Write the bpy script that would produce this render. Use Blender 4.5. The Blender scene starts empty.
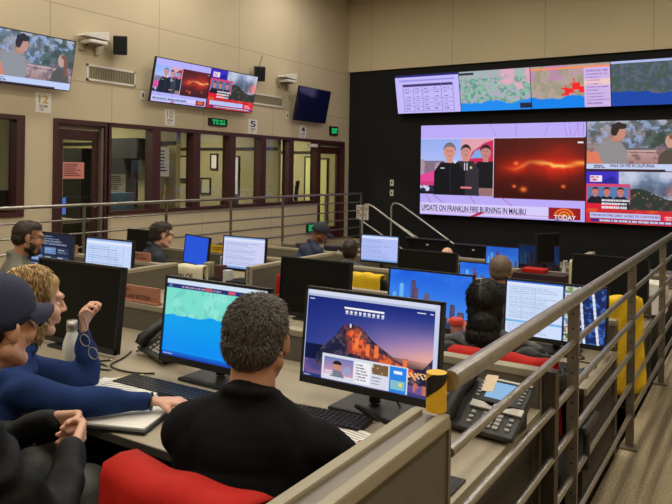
import bpy, bmesh, math, random
import numpy as np
from mathutils import Vector, Matrix, Euler, noise
from math import sin, cos, pi, radians as R
random.seed(7); RNG = np.random.default_rng(11)
S = bpy.context.scene; COL = S.collection

# ------------------------------------------------------------------ camera, world, exposure
cam = bpy.data.cameras.new('camera'); camo = bpy.data.objects.new('camera', cam); COL.objects.link(camo)
cam.sensor_width = 36; cam.lens = 36*680/672; cam.shift_y = -(252-170.2)/672
cam.clip_start = .05; cam.clip_end = 100
camo.matrix_world = (Matrix.Translation((0, 0, 1.6)) @ Matrix.Rotation(R(32.1), 4, 'Z')
                     @ Matrix.Rotation(R(90), 4, 'X') @ Matrix.Rotation(R(.85), 4, 'Z'))
S.camera = camo
w = bpy.data.worlds.new('world'); S.world = w; w.use_nodes = True
w.node_tree.nodes['Background'].inputs[0].default_value = (.5, .5, .55, 1)
w.node_tree.nodes['Background'].inputs[1].default_value = .02
S.view_settings.view_transform = 'Standard'; S.view_settings.look = 'None'
S.view_settings.exposure = 0; S.view_settings.gamma = 1; S.view_settings.use_curve_mapping = False
CEIL_W = 40       # watts of one ceiling fixture
SCREEN = 1.0      # luminance of desk monitors
WALLSCREEN = 1.0

# ------------------------------------------------------------------ materials
def lin(c):
    c = np.asarray(c, float)/255
    return np.where(c <= .04045, c/12.92, ((c+.055)/1.055)**2.4)
def L4(c): return (*[float(v) for v in lin(c)], 1)
MATS = {}
def mat(name, c=(128,128,128), rough=.6, metal=0, noise_s=0, noise_a=.12, bump=0, bump_s=80, c2=None, coat=0, spec=None, emit=0, sheen=0):
    if name in MATS: return MATS[name]
    m = bpy.data.materials.new(name); m.use_nodes = True; n = m.node_tree.nodes; l = m.node_tree.links
    b = n['Principled BSDF']
    b.inputs['Base Color'].default_value = L4(c); b.inputs['Roughness'].default_value = rough
    b.inputs['Metallic'].default_value = metal
    if spec is not None: b.inputs['Specular IOR Level'].default_value = spec
    if coat: b.inputs['Coat Weight'].default_value = coat
    if sheen: b.inputs['Sheen Weight'].default_value = sheen
    if emit:
        b.inputs['Emission Color'].default_value = L4(c); b.inputs['Emission Strength'].default_value = emit
    tc = n.new('ShaderNodeTexCoord')
    if noise_s:
        t = n.new('ShaderNodeTexNoise'); t.inputs['Scale'].default_value = noise_s; t.inputs['Detail'].default_value = 4
        l.new(tc.outputs['Object'], t.inputs['Vector'])
        r = n.new('ShaderNodeMapRange'); r.inputs[1].default_value = .3; r.inputs[2].default_value = .7
        l.new(t.outputs['Fac'], r.inputs[0])
        mx = n.new('ShaderNodeMix'); mx.data_type = 'RGBA'
        a = np.array(lin(c)); bb = np.array(lin(c2)) if c2 else a*(1-noise_a*2)
        mx.inputs[6].default_value = (*a, 1); mx.inputs[7].default_value = (*bb, 1)
        l.new(r.outputs[0], mx.inputs[0]); l.new(mx.outputs[2], b.inputs['Base Color'])
    if bump:
        t = n.new('ShaderNodeTexNoise'); t.inputs['Scale'].default_value = bump_s; t.inputs['Detail'].default_value = 3
        l.new(tc.outputs['Object'], t.inputs['Vector'])
        bp = n.new('ShaderNodeBump'); bp.inputs['Strength'].default_value = bump; bp.inputs['Distance'].default_value = .01
        l.new(t.outputs['Fac'], bp.inputs['Height']); l.new(bp.outputs[0], b.inputs['Normal'])
    MATS[name] = m; return m

def glass_mat():
    m = bpy.data.materials.new('window_glass'); m.use_nodes = True; n = m.node_tree.nodes; l = m.node_tree.links
    n.remove(n['Principled BSDF'])
    t = n.new('ShaderNodeBsdfTransparent'); t.inputs[0].default_value = (.86, .88, .86, 1)
    g = n.new('ShaderNodeBsdfGlossy'); g.inputs['Roughness'].default_value = .01
    f = n.new('ShaderNodeFresnel'); f.inputs[0].default_value = 1.5; gm = n.new('ShaderNodeNewGeometry')
    sb = n.new('ShaderNodeMath'); sb.operation = 'SUBTRACT'; sb.use_clamp = True; l.new(f.outputs[0], sb.inputs[0]); l.new(gm.outputs['Backfacing'], sb.inputs[1])
    mx = n.new('ShaderNodeMixShader'); l.new(sb.outputs[0], mx.inputs[0]); l.new(t.outputs[0], mx.inputs[1]); l.new(g.outputs[0], mx.inputs[2])
    l.new(mx.outputs[0], n['Material Output'].inputs[0]); return m
GLASS = glass_mat()
def screen_mat(name, strength):
    m = bpy.data.materials.new(name); m.use_nodes = True; n = m.node_tree.nodes; l = m.node_tree.links
    n.remove(n['Principled BSDF'])
    a = n.new('ShaderNodeAttribute'); a.attribute_name = 'picture'
    e = n.new('ShaderNodeEmission'); e.inputs[1].default_value = strength; l.new(a.outputs['Color'], e.inputs[0])
    g = n.new('ShaderNodeBsdfGlossy'); g.inputs['Roughness'].default_value = .35; g.inputs[0].default_value = (.03, .03, .03, 1)
    ad = n.new('ShaderNodeAddShader'); l.new(e.outputs[0], ad.inputs[0]); l.new(g.outputs[0], ad.inputs[1])
    l.new(ad.outputs[0], n['Material Output'].inputs[0]); return m
M_SCREEN = screen_mat('monitor_picture', SCREEN); M_WALL_SCREEN = screen_mat('video_wall_picture', WALLSCREEN)
M_TV = screen_mat('television_picture', 1.0)
def emit_mat(name, c, s):
    m = bpy.data.materials.new(name); m.use_nodes = True; n = m.node_tree.nodes
    n.remove(n['Principled BSDF']); e = n.new('ShaderNodeEmission'); e.inputs[0].default_value = L4(c); e.inputs[1].default_value = s
    m.node_tree.links.new(e.outputs[0], n['Material Output'].inputs[0]); return m

def wall_mat(name, c, axis, vs_hi, vs_lo, split, hz):
    # fabric wall panels: thin dark seams at real positions, fine weave
    m = bpy.data.materials.new(name); m.use_nodes = True; n = m.node_tree.nodes; l = m.node_tree.links
    b = n['Principled BSDF']; b.inputs['Roughness'].default_value = .9
    g = n.new('ShaderNodeNewGeometry'); sp = n.new('ShaderNodeSeparateXYZ'); l.new(g.outputs['Position'], sp.inputs[0])
    def M(op, a, bb=None, c_=None):
        k = n.new('ShaderNodeMath'); k.operation = op
        for i, v in enumerate((a, bb, c_)):
            if v is None: continue
            if isinstance(v, (int, float)): k.inputs[i].default_value = v
            else: l.new(v, k.inputs[i])
        return k.outputs[0]
    U = sp.outputs[axis]; Z = sp.outputs[2]
    def seam(off, per):
        f = M('FRACT', M('DIVIDE', M('SUBTRACT', U, off), per))
        d = M('MINIMUM', f, M('SUBTRACT', 1, f)); return M('LESS_THAN', M('MULTIPLY', d, per), .008)
    hi = M('GREATER_THAN', Z, split)
    s = M('ADD', M('MULTIPLY', hi, seam(vs_hi, 2.0)), M('MULTIPLY', M('SUBTRACT', 1, hi), seam(vs_lo, 2.0)))
    for h in hz: s = M('ADD', s, M('LESS_THAN', M('ABSOLUTE', M('SUBTRACT', Z, h)), .008))
    s = M('MINIMUM', s, 1)
    t = n.new('ShaderNodeTexNoise'); t.inputs['Scale'].default_value = 1.3; t.inputs['Detail'].default_value = 5
    l.new(g.outputs['Position'], t.inputs['Vector'])
    mx0 = n.new('ShaderNodeMix'); mx0.data_type = 'RGBA'; a = lin(c)
    mx0.inputs[6].default_value = (*(a*.92), 1); mx0.inputs[7].default_value = (*(a*1.06), 1); l.new(t.outputs['Fac'], mx0.inputs[0])
    mx = n.new('ShaderNodeMix'); mx.data_type = 'RGBA'; l.new(M('MULTIPLY', s, .45), mx.inputs[0])
    l.new(mx0.outputs[2], mx.inputs[6]); mx.inputs[7].default_value = (*(a*.3), 1)
    l.new(mx.outputs[2], b.inputs['Base Color'])
    t2 = n.new('ShaderNodeTexNoise'); t2.inputs['Scale'].default_value = 150; l.new(g.outputs['Position'], t2.inputs['Vector'])
    bp = n.new('ShaderNodeBump'); bp.inputs['Strength'].default_value = .1; l.new(t2.outputs['Fac'], bp.inputs['Height']); l.new(bp.outputs[0], b.inputs['Normal'])
    return m

def carpet_mat():
    m = bpy.data.materials.new('carpet'); m.use_nodes = True; n = m.node_tree.nodes; l = m.node_tree.links
    b = n['Principled BSDF']; b.inputs['Roughness'].default_value = .95
    g = n.new('ShaderNodeNewGeometry')
    mp = n.new('ShaderNodeMapping'); mp.inputs['Scale'].default_value = (13, .45, 1); l.new(g.outputs['Position'], mp.inputs[0])
    t = n.new('ShaderNodeTexNoise'); t.inputs['Scale'].default_value = 1; t.inputs['Detail'].default_value = 2; l.new(mp.outputs[0], t.inputs[0])
    t2 = n.new('ShaderNodeTexNoise'); t2.inputs['Scale'].default_value = 90; t2.inputs['Detail'].default_value = 3; l.new(g.outputs['Position'], t2.inputs[0])
    r = n.new('ShaderNodeValToRGB'); r.color_ramp.elements[0].position = .40; r.color_ramp.elements[1].position = .60
    r.color_ramp.elements[0].color = L4((105, 92, 72)); r.color_ramp.elements[1].color = L4((160, 146, 118)); l.new(t.outputs[0], r.inputs[0])
    mx = n.new('ShaderNodeMix'); mx.data_type = 'RGBA'; mx.blend_type = 'OVERLAY'; mx.inputs[0].default_value = .8
    l.new(r.outputs[0], mx.inputs[6]); l.new(t2.outputs[0], mx.inputs[7]); l.new(mx.outputs[2], b.inputs['Base Color'])
    bp = n.new('ShaderNodeBump'); bp.inputs['Strength'].default_value = .6; bp.inputs['Distance'].default_value = .01
    l.new(t2.outputs[0], bp.inputs['Height']); l.new(bp.outputs[0], b.inputs['Normal']); return m

def hair_mat(name, c1, c2):
    m = bpy.data.materials.new(name); m.use_nodes = True; n = m.node_tree.nodes; l = m.node_tree.links
    b = n['Principled BSDF']; b.inputs['Roughness'].default_value = .5
    a = n.new('ShaderNodeAttribute'); a.attribute_name = 'tone'
    mx = n.new('ShaderNodeMix'); mx.data_type = 'RGBA'; mx.inputs[6].default_value = L4(c1); mx.inputs[7].default_value = L4(c2)
    l.new(a.outputs['Fac'], mx.inputs[0]); l.new(mx.outputs[2], b.inputs['Base Color']); return m

WALL = wall_mat('wall_panels', (196, 181, 152), 1, 5.85, 6.92, 2.83, (2.83, 3.87))
WALLF = wall_mat('front_wall_panels', (196, 181, 150), 0, -1.75, -1.75, 2.0, ())
CARPET = carpet_mat()
mat('wood_maroon', (66, 32, 32), .45, noise_s=6, bump=.05)
mat('black_wall', (9, 9, 11), .9); mat('black_plastic', (16, 16, 17), .45); mat('black_matte', (11, 11, 12), .8, bump=.1, bump_s=300)
mat('screen_off', (4, 4, 5), .55, spec=.2); mat('steel', (176, 171, 164), .30, .9, noise_s=30, noise_a=.1)
mat('post_steel', (140, 133, 120), .45, .8, noise_s=25, noise_a=.1); mat('hole_dark', (30, 27, 22), .8)
mat('chrome', (200, 200, 205), .15, 1); mat('partition_fabric', (100, 94, 80), .95, noise_s=60, noise_a=.06, bump=.25, bump_s=400)
mat('partition_cap', (150, 141, 120), .5); mat('cap_metal', (118, 110, 100), .4, .4); mat('worktop', (160, 148, 126), .45, noise_s=40, noise_a=.04)
mat('worktop_edge', (60, 54, 46), .6); mat('desk_dark', (52, 47, 41), .7); mat('bronze', (62, 55, 46), .45, .5)
mat('white_plastic', (214, 210, 202), .5); mat('paper', (226, 222, 214), .9); mat('manila', (205, 190, 145), .8)
mat('skin_light', (218, 168, 142), .5, noise_s=25, noise_a=.05, bump=.05, bump_s=200)
mat('skin_tan', (176, 126, 98), .5, noise_s=25, noise_a=.06, bump=.05, bump_s=200)
mat('skin_brown', (120, 74, 52), .5, noise_s=25, noise_a=.06)
mat('eye_white', (230, 226, 220), .3); mat('iris', (60, 40, 28), .3)
mat('knit_black', (9, 10, 13), .9, bump=.3, bump_s=250, spec=.2)
mat('jacket_black', (12, 12, 13), .6, spec=.2, bump=.2, bump_s=40)
mat('sweater_blue', (32, 54, 104), .9, noise_s=30, noise_a=.08, bump=.25, bump_s=200, spec=.2)
mat('cap_navy', (26, 32, 62), .8, bump=.3, bump_s=300); mat('jacket_grey', (104, 102, 92), .8, noise_s=20, noise_a=.06, bump=.2, bump_s=150)
mat('jacket_navy', (20, 26, 42), .7, bump=.2, bump_s=100); mat('jacket_brightnavy', (24, 34, 66), .7, bump=.2, bump_s=100)
mat('quilt', (24, 24, 25), .45); mat('trousers_dark', (17, 20, 30), .85); mat('trousers_grey', (120, 122, 118), .9)
mat('shoe_black', (18, 17, 16), .4); mat('shirt_grey', (90, 92, 96), .85)
mat('red_cloth', (172, 26, 16), .75, bump=.2, bump_s=60, spec=.2); mat('yellow_cloth', (222, 182, 8), .75, bump=.3, bump_s=60)
mat('reflective', (200, 198, 186), .5); mat('clear_pocket', (170, 158, 140), .35)
mat('chair_black', (20, 20, 22), .8, bump=.3, bump_s=300); mat('chair_plastic', (30, 30, 31), .45)
mat('terracotta', (168, 112, 88), .7); mat('tape_yellow', (214, 168, 30), .5); mat('tape_black', (16, 15, 14), .5)
mat('bottle_white', (208, 208, 200), .35); mat('bottle_steel', (170, 165, 158), .3, .8)
mat('orange_red', (200, 52, 30), .5); mat('plastic_clear', (190, 196, 190), .2); mat('brown_box', (84, 52, 40), .6)
mat('maroon_cloth', (44, 18, 20), .8); mat('office_wall', (168, 158, 118), .9); mat('office_cabinet', (150, 142, 110), .7)
mat('office_dark', (34, 32, 30), .7); mat('office_blue', (110, 140, 180), .6); mat('tan_chair', (150, 138, 96), .8)
mat('floor_pit', (46, 42, 36), .9, noise_s=50, noise_a=.1, bump=.3, bump_s=200)
mat('ceiling_tile', (190, 188, 182), .95, noise_s=4); mat('text_dark', (30, 30, 34), .8); mat('text_brown', (70, 34, 24), .8)
mat('grille', (160, 150, 124), .6); mat('grille_dark', (66, 60, 48), .8); mat('sign_black', (14, 16, 15), .5)
mat('key_grey', (150, 148, 144), .5); mat('phone_grey', (48, 48, 48), .5); mat('phone_silver', (196, 192, 184), .35, .3)
mat('amber', (150, 90, 40), .4)
mat('yellow_blind', (214, 212, 140), .8)
mat('chrome_rail', (200, 196, 186), .3, .6)
mat('tv_off_blue_sheen', (16, 18, 60), .12, spec=.8)  # unlit screen; its bluish reflection is put into the base colour
mat('amber_ink', (196, 160, 70), .8); mat('blue_ink', (40, 50, 100), .8)
mat('sign_green', (20, 60, 44), .5)
mat('pink_paper', (205, 130, 120), .9)
mat('dark_purple', (34, 28, 52), .6)
mat('table_grey', (96, 92, 88), .5)
mat('tag_paper', (214, 196, 170), .9)
mat('key_black', (34, 34, 36), .5)
mat('maroon_cup', (110, 40, 24), .5, noise_s=60, c2=(130, 60, 36))
mat('office_pale', (176, 172, 140), .8)
mat('cover_white', (214, 208, 178), .8)
E_GREEN = emit_mat('exit_green', (40, 220, 120), 1.0); E_PHONE = emit_mat('phone_display', (150, 195, 235), .9)
E_OFFICE = emit_mat('office_lamp', (255, 244, 214), 3.0); E_CEIL = emit_mat('ceiling_diffuser', (255, 246, 228), 4.0)
E_LED = emit_mat('led', (230, 235, 255), 2.0); E_BLUE = emit_mat('office_monitor', (90, 120, 210), 1.0); E_WHITE = emit_mat('text_white', (235, 235, 240), 1.0)
E_REDTXT = emit_mat('logo_red', (150, 20, 20), 1.0); E_DARKTXT = emit_mat('caption_dark', (48, 44, 70), 1.0)

# ------------------------------------------------------------------ mesh helpers
def link(me, name, m, parent=None, loc=None, rot=None, smooth=False):
    o = bpy.data.objects.new(name, me); COL.objects.link(o)
    ms = m if isinstance(m, (list, tuple)) else [m]
    for q in ms: me.materials.append(MATS[q] if isinstance(q, str) else q)
    if parent: o.parent = parent
    if loc is not None: o.location = loc
    if rot is not None: o.rotation_euler = rot
    if smooth: me.polygons.foreach_set('use_smooth', [True]*len(me.polygons))
    return o
def tag(o, label, cat, group=None, kind=None):
    if label: o['label'] = label
    if cat: o['category'] = cat
    if group: o['group'] = group
    if kind: o['kind'] = kind
    return o
def thing(name, label, cat, loc=(0,0,0), rz=0, group=None):
    o = bpy.data.objects.new(name, None); COL.objects.link(o); o.empty_display_size = .1
    o.location = loc; o.rotation_euler = (0, 0, rz); return tag(o, label, cat, group)
class MB:
    def __init__(s): s.v = []; s.f = []; s.mi = []; s.sm = []
    def add(s, v, f, mi=0, sm=False, M=None):
        k = len(s.v)
        if M is not None: v = [tuple(M @ Vector(p)) for p in v]
        s.v += [tuple(p) for p in v]; s.f += [tuple(i+k for i in q) for q in f]; s.mi += [mi]*len(f); s.sm += [sm]*len(f); return s
    def box(s, x0, x1, y0, y1, z0, z1, mi=0, M=None, b=0):
        if b:
            bm = bmesh.new(); bmesh.ops.create_cube(bm, size=1)
            for v in bm.verts: v.co = Vector((x0+(v.co.x+.5)*(x1-x0), y0+(v.co.y+.5)*(y1-y0), z0+(v.co.z+.5)*(z1-z0)))
            bmesh.ops.bevel(bm, geom=bm.edges[:], offset=b, segments=2, affect='EDGES', profile=.6)
            bm.verts.index_update(); s.add([v.co[:] for v in bm.verts], [[v.index for v in f.verts] for f in bm.faces], mi, False, M); bm.free(); return s
        v = [(x, y, z) for x in (x0, x1) for y in (y0, y1) for z in (z0, z1)]
        return s.add(v, [(0,1,3,2),(4,6,7,5),(0,4,5,1),(2,3,7,6),(0,2,6,4),(1,5,7,3)], mi, False, M)
    def tube(s, pts, r, n=10, mi=0, caps=True, M=None):
        pts = [Vector(p) for p in pts]; rs = r if isinstance(r, (list, tuple)) else [r]*len(pts)
        V = []; up = Vector((0, 0, 1)); prev = None
        for i, p in enumerate(pts):
            d = (pts[min(i+1, len(pts)-1)] - pts[max(i-1, 0)]).normalized()
            if prev is None:
                a = d.cross(up) if abs(d.z) < .95 else d.cross(Vector((1, 0, 0)))
            else: a = prev - d*prev.dot(d)
            a.normalize(); prev = a; b = d.cross(a)
            V += [tuple(p + (a*cos(2*pi*k/n) + b*sin(2*pi*k/n))*rs[i]) for k in range(n)]
        F = [(i*n+k, i*n+(k+1) % n, (i+1)*n+(k+1) % n, (i+1)*n+k) for i in range(len(pts)-1) for k in range(n)]
        s.add(V, F, mi, True, M)
        if caps: s.add(V[:n], [tuple(range(n))[::-1]], mi, False, M); s.add(V[-n:], [tuple(range(n))], mi, False, M)
        return s
    def lathe(s, prof, c=(0,0,0), n=20, mi=0, M=None):
        V = [(c[0]+r*cos(2*pi*k/n), c[1]+r*sin(2*pi*k/n), c[2]+z) for r, z in prof for k in range(n)]
        F = [(i*n+k, i*n+(k+1) % n, (i+1)*n+(k+1) % n, (i+1)*n+k) for i in range(len(prof)-1) for k in range(n)]
        return s.add(V, F, mi, True, M)
    def ell(s, c, r, n=14, mi=0, M=None):
        prof = [(sin(pi*i/n), -cos(pi*i/n)) for i in range(n+1)]
        V = [(c[0]+a*r[0]*cos(2*pi*k/(2*n)), c[1]+a*r[1]*sin(2*pi*k/(2*n)), c[2]+z*r[2]) for a, z in prof for k in range(2*n)]; q = 2*n
        F = [(i*q+k, i*q+(k+1) % q, (i+1)*q+(k+1) % q, (i+1)*q+k) for i in range(n) for k in range(q)]
        return s.add(V, F, mi, True, M)
    def prism(s, poly, y0, y1, mi=0, M=None):      # polygon in x,z extruded along y
        n = len(poly); V = [(x, y0, z) for x, z in poly] + [(x, y1, z) for x, z in poly]
        return s.add(V, [tuple(range(n)), tuple(range(2*n-1, n-1, -1))] + [(i, i+n, (i+1) % n+n, (i+1) % n) for i in range(n)], mi, False, M)
    def build(s, name, m, parent=None, loc=None, rot=None, bevel=0):
        me = bpy.data.meshes.new(name); me.from_pydata(s.v, [], s.f); o = link(me, name, m, parent, loc, rot)
        me.polygons.foreach_set('material_index', s.mi); me.polygons.foreach_set('use_smooth', s.sm)
        bm = bmesh.new(); bm.from_mesh(me); bmesh.ops.recalc_face_normals(bm, faces=bm.faces[:]); bm.to_mesh(me); bm.free()
        if bevel:
            md = o.modifiers.new('bevel', 'BEVEL'); md.width = bevel; md.segments = 2; md.limit_method = 'ANGLE'
        return o
def box(*a, **k): return MB().box(*a, **k)
def tube(*a, **k): return MB().tube(*a, **k)
def Tm(x=0, y=0, z=0, rx=0, ry=0, rz=0): return Matrix.Translation((x, y, z)) @ Euler((rx, ry, rz)).to_matrix().to_4x4()

_txt = {}
def text(s, w, h, m, parent, M, name='lettering', depth=.0015):
    """lettering fitted to a w x h box, in the x,z plane of the parent, facing -y, centred at M"""
    key = s
    if key not in _txt:
        c = bpy.data.curves.new('t', 'FONT'); c.body = s; c.size = 1; c.extrude = 0; c.resolution_u = 3; c.offset = .018
        o = bpy.data.objects.new('t', c); COL.objects.link(o); bpy.context.view_layer.update()
        me = bpy.data.meshes.new_from_object(o.evaluated_get(bpy.context.evaluated_depsgraph_get()))
        v = np.zeros(len(me.vertices)*3); me.vertices.foreach_get('co', v); v = v.reshape(-1, 3)
        _txt[key] = (v, [tuple(p.vertices) for p in me.polygons]); bpy.data.objects.remove(o); bpy.data.curves.remove(c)
    v, f = _txt[key]; a = v.min(0); b = v.max(0); q = (v-(a+b)/2)/np.maximum(b-a, 1e-6)
    V = [(x*w, 0, y*h) for x, y, _ in q]
    return MB().add(V, f, 0, False, M).build(name, m, parent)

# ------------------------------------------------------------------ pictures shown on screens: coloured meshes, painted per vertex
def vnoise(w, h, s, oct=4, seed=0):
    rg = np.random.default_rng(seed); out = np.zeros((h, w)); amp = 1; tot = 0
    for o in range(oct):
        nx = max(2, int(s*2**o)+2); ny = max(2, int(s*2**o*h/w)+2); g = rg.random((ny, nx))
        x = np.linspace(0, nx-1.001, w); y = np.linspace(0, ny-1.001, h); xi = x.astype(int); yi = y.astype(int)
        fx = x-xi; fy = (y-yi)[:, None]; fx = fx*fx*(3-2*fx); fy = fy*fy*(3-2*fy)
        out += amp*((g[yi][:, xi]*(1-fx)+g[yi][:, xi+1]*fx)*(1-fy) + (g[yi+1][:, xi]*(1-fx)+g[yi+1][:, xi+1]*fx)*fy); tot += amp; amp *= .5
    return out/tot
class Cv:
    def __init__(s, w, h, c=(0,0,0)):
        s.w, s.h = w, h; s.a = np.ones((h, w, 3))*np.array(c, float)
        s.X, s.Y = np.meshgrid((np.arange(w)+.5)/w, (np.arange(h)+.5)/h)
    def put(s, m, c, al=1):
        m = (m*al)[..., None] if m.dtype != bool else m[..., None]*al
        s.a = s.a*(1-m) + np.array(c, float)*m; return s
    def rect(s, x0, y0, x1, y1, c, al=1): return s.put((s.X >= x0)&(s.X < x1)&(s.Y >= y0)&(s.Y < y1), c, al)
    def poly(s, p, c, al=1):
        m = np.zeros(s.X.shape, bool); n = len(p)
        for i in range(n):
            (x1, y1), (x2, y2) = p[i], p[(i+1) % n]
            if y1 == y2: continue
            m ^= ((y1 > s.Y) != (y2 > s.Y)) & (s.X < (x2-x1)*(s.Y-y1)/(y2-y1)+x1)
        return s.put(m, c, al)
    def ell(s, x, y, rx, ry, c, al=1, soft=0):
        d = np.sqrt(((s.X-x)/rx)**2+((s.Y-y)/ry)**2)
        return s.put(d < 1 if not soft else np.clip((1-d)/soft, 0, 1), c, al)
    def line(s, x0, y0, x1, y1, w, c, al=1):
        ar = s.h/s.w; dx, dy = x1-x0, (y1-y0)*ar; t = np.clip(((s.X-x0)*dx+(s.Y-y0)*ar*dy)/(dx*dx+dy*dy+1e-12), 0, 1)
        return s.put(np.hypot(s.X-x0-t*dx, (s.Y-y0)*ar-t*dy) < w, c, al)
    def grad(s, c0, c1, y0=0, y1=1, x0=0, x1=1):
        t = np.clip((s.Y-y0)/(y1-y0), 0, 1)[..., None]; m = ((s.Y >= y0)&(s.Y < y1)&(s.X >= x0)&(s.X < x1))[..., None]
        s.a = np.where(m, np.array(c0)*(1-t)+np.array(c1)*t, s.a); return s
    def noise(s, m, c, sc, thr, seed=0, soft=.1, al=1, oct=4):
        n = vnoise(s.w, s.h, sc, oct, seed); return s.put(np.clip((n-thr)/soft, 0, 1)*m, c, al)
    def writing(s, x0, y0, x1, y1, rows, c, seed=0, fill=.6, al=.8):
        rg = np.random.default_rng(seed); dy = (y1-y0)/rows
        for r in range(rows):
            x = x0; end = x0+(x1-x0)*rg.uniform(.5, 1)
            while x < end:
                l_ = rg.uniform(.012, .05)*(x1-x0)*1.5; s.rect(x, y0+r*dy+dy*.25, min(x+l_, end), y0+r*dy+dy*(.25+fill), c, al); x += l_+.012*(x1-x0)
        return s
def picture(cv, w, h, m, parent, M, name='screen'):
    """the canvas as a grid in the parent's x,z plane facing -y, centre at M"""
    W, H = cv.w, cv.h; x = (np.linspace(0, 1, W)-.5)*w; z = (.5-np.linspace(0, 1, H))*h
    X, Z = np.meshgrid(x, z); co = np.stack([X.ravel(), np.zeros(W*H), Z.ravel()], 1)
    Mn = np.array(M); co = co@Mn[:3, :3].T + Mn[:3, 3]
    i = (np.arange(H-1)[:, None]*W+np.arange(W-1)).ravel(); f = np.stack([i, i+W, i+W+1, i+1], 1)
    me = bpy.data.meshes.new(name); me.vertices.add(W*H); me.vertices.foreach_set('co', co.ravel().astype('f'))
    me.loops.add(f.size); me.loops.foreach_set('vertex_index', f.ravel().astype('i')); me.polygons.add(len(f))
    me.polygons.foreach_set('loop_start', np.arange(0, f.size, 4, dtype='i')); me.update(calc_edges=True)
    at = me.color_attributes.new('picture', 'FLOAT_COLOR', 'POINT')
    c = np.ones((W*H, 4)); c[:, :3] = lin(np.clip(cv.a, 0, 255)).reshape(-1, 3); at.data.foreach_set('color', c.ravel().astype('f'))
    return link(me, name, m, parent)

def person_shape(c, x, y, h, skin, hair, coat, face=True):
    """a small standing bust on a screen: head top at y, h = head height"""
    r = h*c.h/c.w*.40
    c.poly([(x-r*2.6, y+h*5), (x-r*2.5, y+h*1.75), (x-r*1.4, y+h*1.15), (x+r*1.4, y+h*1.15), (x+r*2.5, y+h*1.75), (x+r*2.6, y+h*5)], coat)
    c.rect(x-r*.5, y+h*.8, x+r*.5, y+h*1.2, skin); c.ell(x, y+h*.5, r*.95, h*.5, skin); c.put(((((c.X-x)/(r*1.03))**2+((c.Y-y-h*.46)/(h*.52))**2) < 1)&(c.Y < y+h*(.20+.25*abs((c.X-x)/r)**3)), hair); c.rect(x-r*.5, y+h*.40, x-r*.2, y+h*.44, (70, 40, 40)); c.rect(x+r*.15, y+h*.40, x+r*.45, y+h*.44, (70, 40, 40)); c.rect(x-r*.25, y+h*.74, x+r*.25, y+h*.77, (130, 60, 60)); return c
def pic_news(W=330, H=186, mini=False):
    c = Cv(W, H, (186, 170, 246)); rg = np.random.default_rng(4)
    for k in range(9):
        x = rg.uniform(0, 1); c.line(x, -.05, x+rg.uniform(-.06, .1), .16, .0012, (170, 90, 170), .7)
    c.grad((150, 172, 240), (176, 190, 245), .155, .45, 0, .475)
    c.rect(.27, .155, .475, .45, (225, 160, 175)); c.poly([(.3, .5), (.34, .3), (.42, .2), (.475, .17), (.475, .6), (.3, .6)], (205, 40, 90))
    c.poly([(.33, .37), (.36, .29), (.42, .25), (.44, .36)], (120, 170, 235))
    c.rect(0, .40, .16, .55, (130, 110, 130)); c.noise(((c.X < .16)&(c.Y > .38)&(c.Y < .55)).astype(float), (170, 150, 165), 14, .5, 3)
    c.poly([(0, .56), (.14, .48), (.14, .65), (0, .68)], (226, 70, 150)); c.rect(0, .63, .15, .70, (205, 60, 120)); c.rect(0, .67, .12, .77, (40, 40, 80))
    c.noise(((c.X < .12)&(c.Y > .67)&(c.Y < .77)).astype(float), (210, 210, 240), 40, .55, 5, .02)
    c.rect(0, .735, .475, .77, (22, 22, 30))
    m = (c.X < .475)&(c.Y < .772); sv = c.a.copy()
    person_shape(c, .425, .23, .15, (196, 130, 125), (46, 30, 34), (18, 18, 28)); c.rect(.375, .69, .475, .78, (150, 110, 110))
    person_shape(c, .30, .225, .15, (206, 140, 130), (50, 34, 36), (46, 44, 54)); c.rect(.29, .42, .312, .5, (210, 205, 220)); c.poly([(.297, .42), (.307, .42), (.306, .52), (.298, .52)], (20, 20, 30))
    person_shape(c, .195, .205, .18, (214, 146, 132), (120, 110, 116), (16, 16, 24))
    c.rect(.135, .475, .165, .482, (210, 210, 220)); c.ell(.335, .47, .007, .014, (220, 190, 120)); c.ell(.23, .41, .008, .016, (225, 220, 230)); c.rect(.27, .68, .34, .70, (220, 120, 120))
    c.line(.202, .42, .202, .74, .0015, (50, 50, 64)); c.line(.18, .30, .188, .30, .002, (70, 40, 40)); c.line(.20, .30, .21, .30, .002, (70, 40, 40))
    c.a = np.where(((c.Y > .775))[..., None], np.array((186, 170, 246.)), c.a); c.a = np.where(((c.X > .475))[..., None]&(c.Y < .79)[..., None]&(c.Y > .15)[..., None], np.array((70, 8, 8.)), c.a)
    # night fire
    fm = ((c.X > .485)&(c.X < .99)&(c.Y > .155)&(c.Y < .775)).astype(float); c.put(fm, (72, 10, 8)); c.put(fm*np.clip((c.Y-.62)*3, 0, .8), (34, 8, 8))
    n = vnoise(W, H, 6, 5, 8)
    band = np.exp(-((c.Y-.40-.10*n)/.10)**2)*np.exp(-((c.X-.80)/.24)**2); c.put(fm*np.clip(band*1.3*n*1.6, 0, 1), (235, 40, 14))
    glow = np.exp(-((c.Y-.36)/.16)**2)*np.exp(-((c.X-.82)/.2)**2)*n; c.put(fm*np.clip(glow, 0, .55), (190, 30, 14))
    core = np.exp(-((c.Y-.36-.16*n+.02*(c.X-.8))/.024)**2)*np.exp(-((c.X-.80)/.15)**2); c.put(fm*np.clip(core*n*2.3, 0, 1), (255, 190, 90))
    core = np.exp(-((c.Y-.41)/.022)**2)*np.exp(-((c.X-.98)/.05)**2); c.put(fm*np.clip(core*n*2, 0, 1), (255, 170, 70))
    for x, y, r in ((.655, .69, .02), (.60, .66, .012), (.88, .65, .012), (.61, .42, .014)):
        c.put(fm*np.clip(np.exp(-(((c.X-x)/r)**2+((c.Y-y)/(r*1.4))**2))*1.1, 0, 1), (255, 120, 50), .9)
    c.rect(.955, .20, .985, .215, (230, 230, 235))
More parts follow.
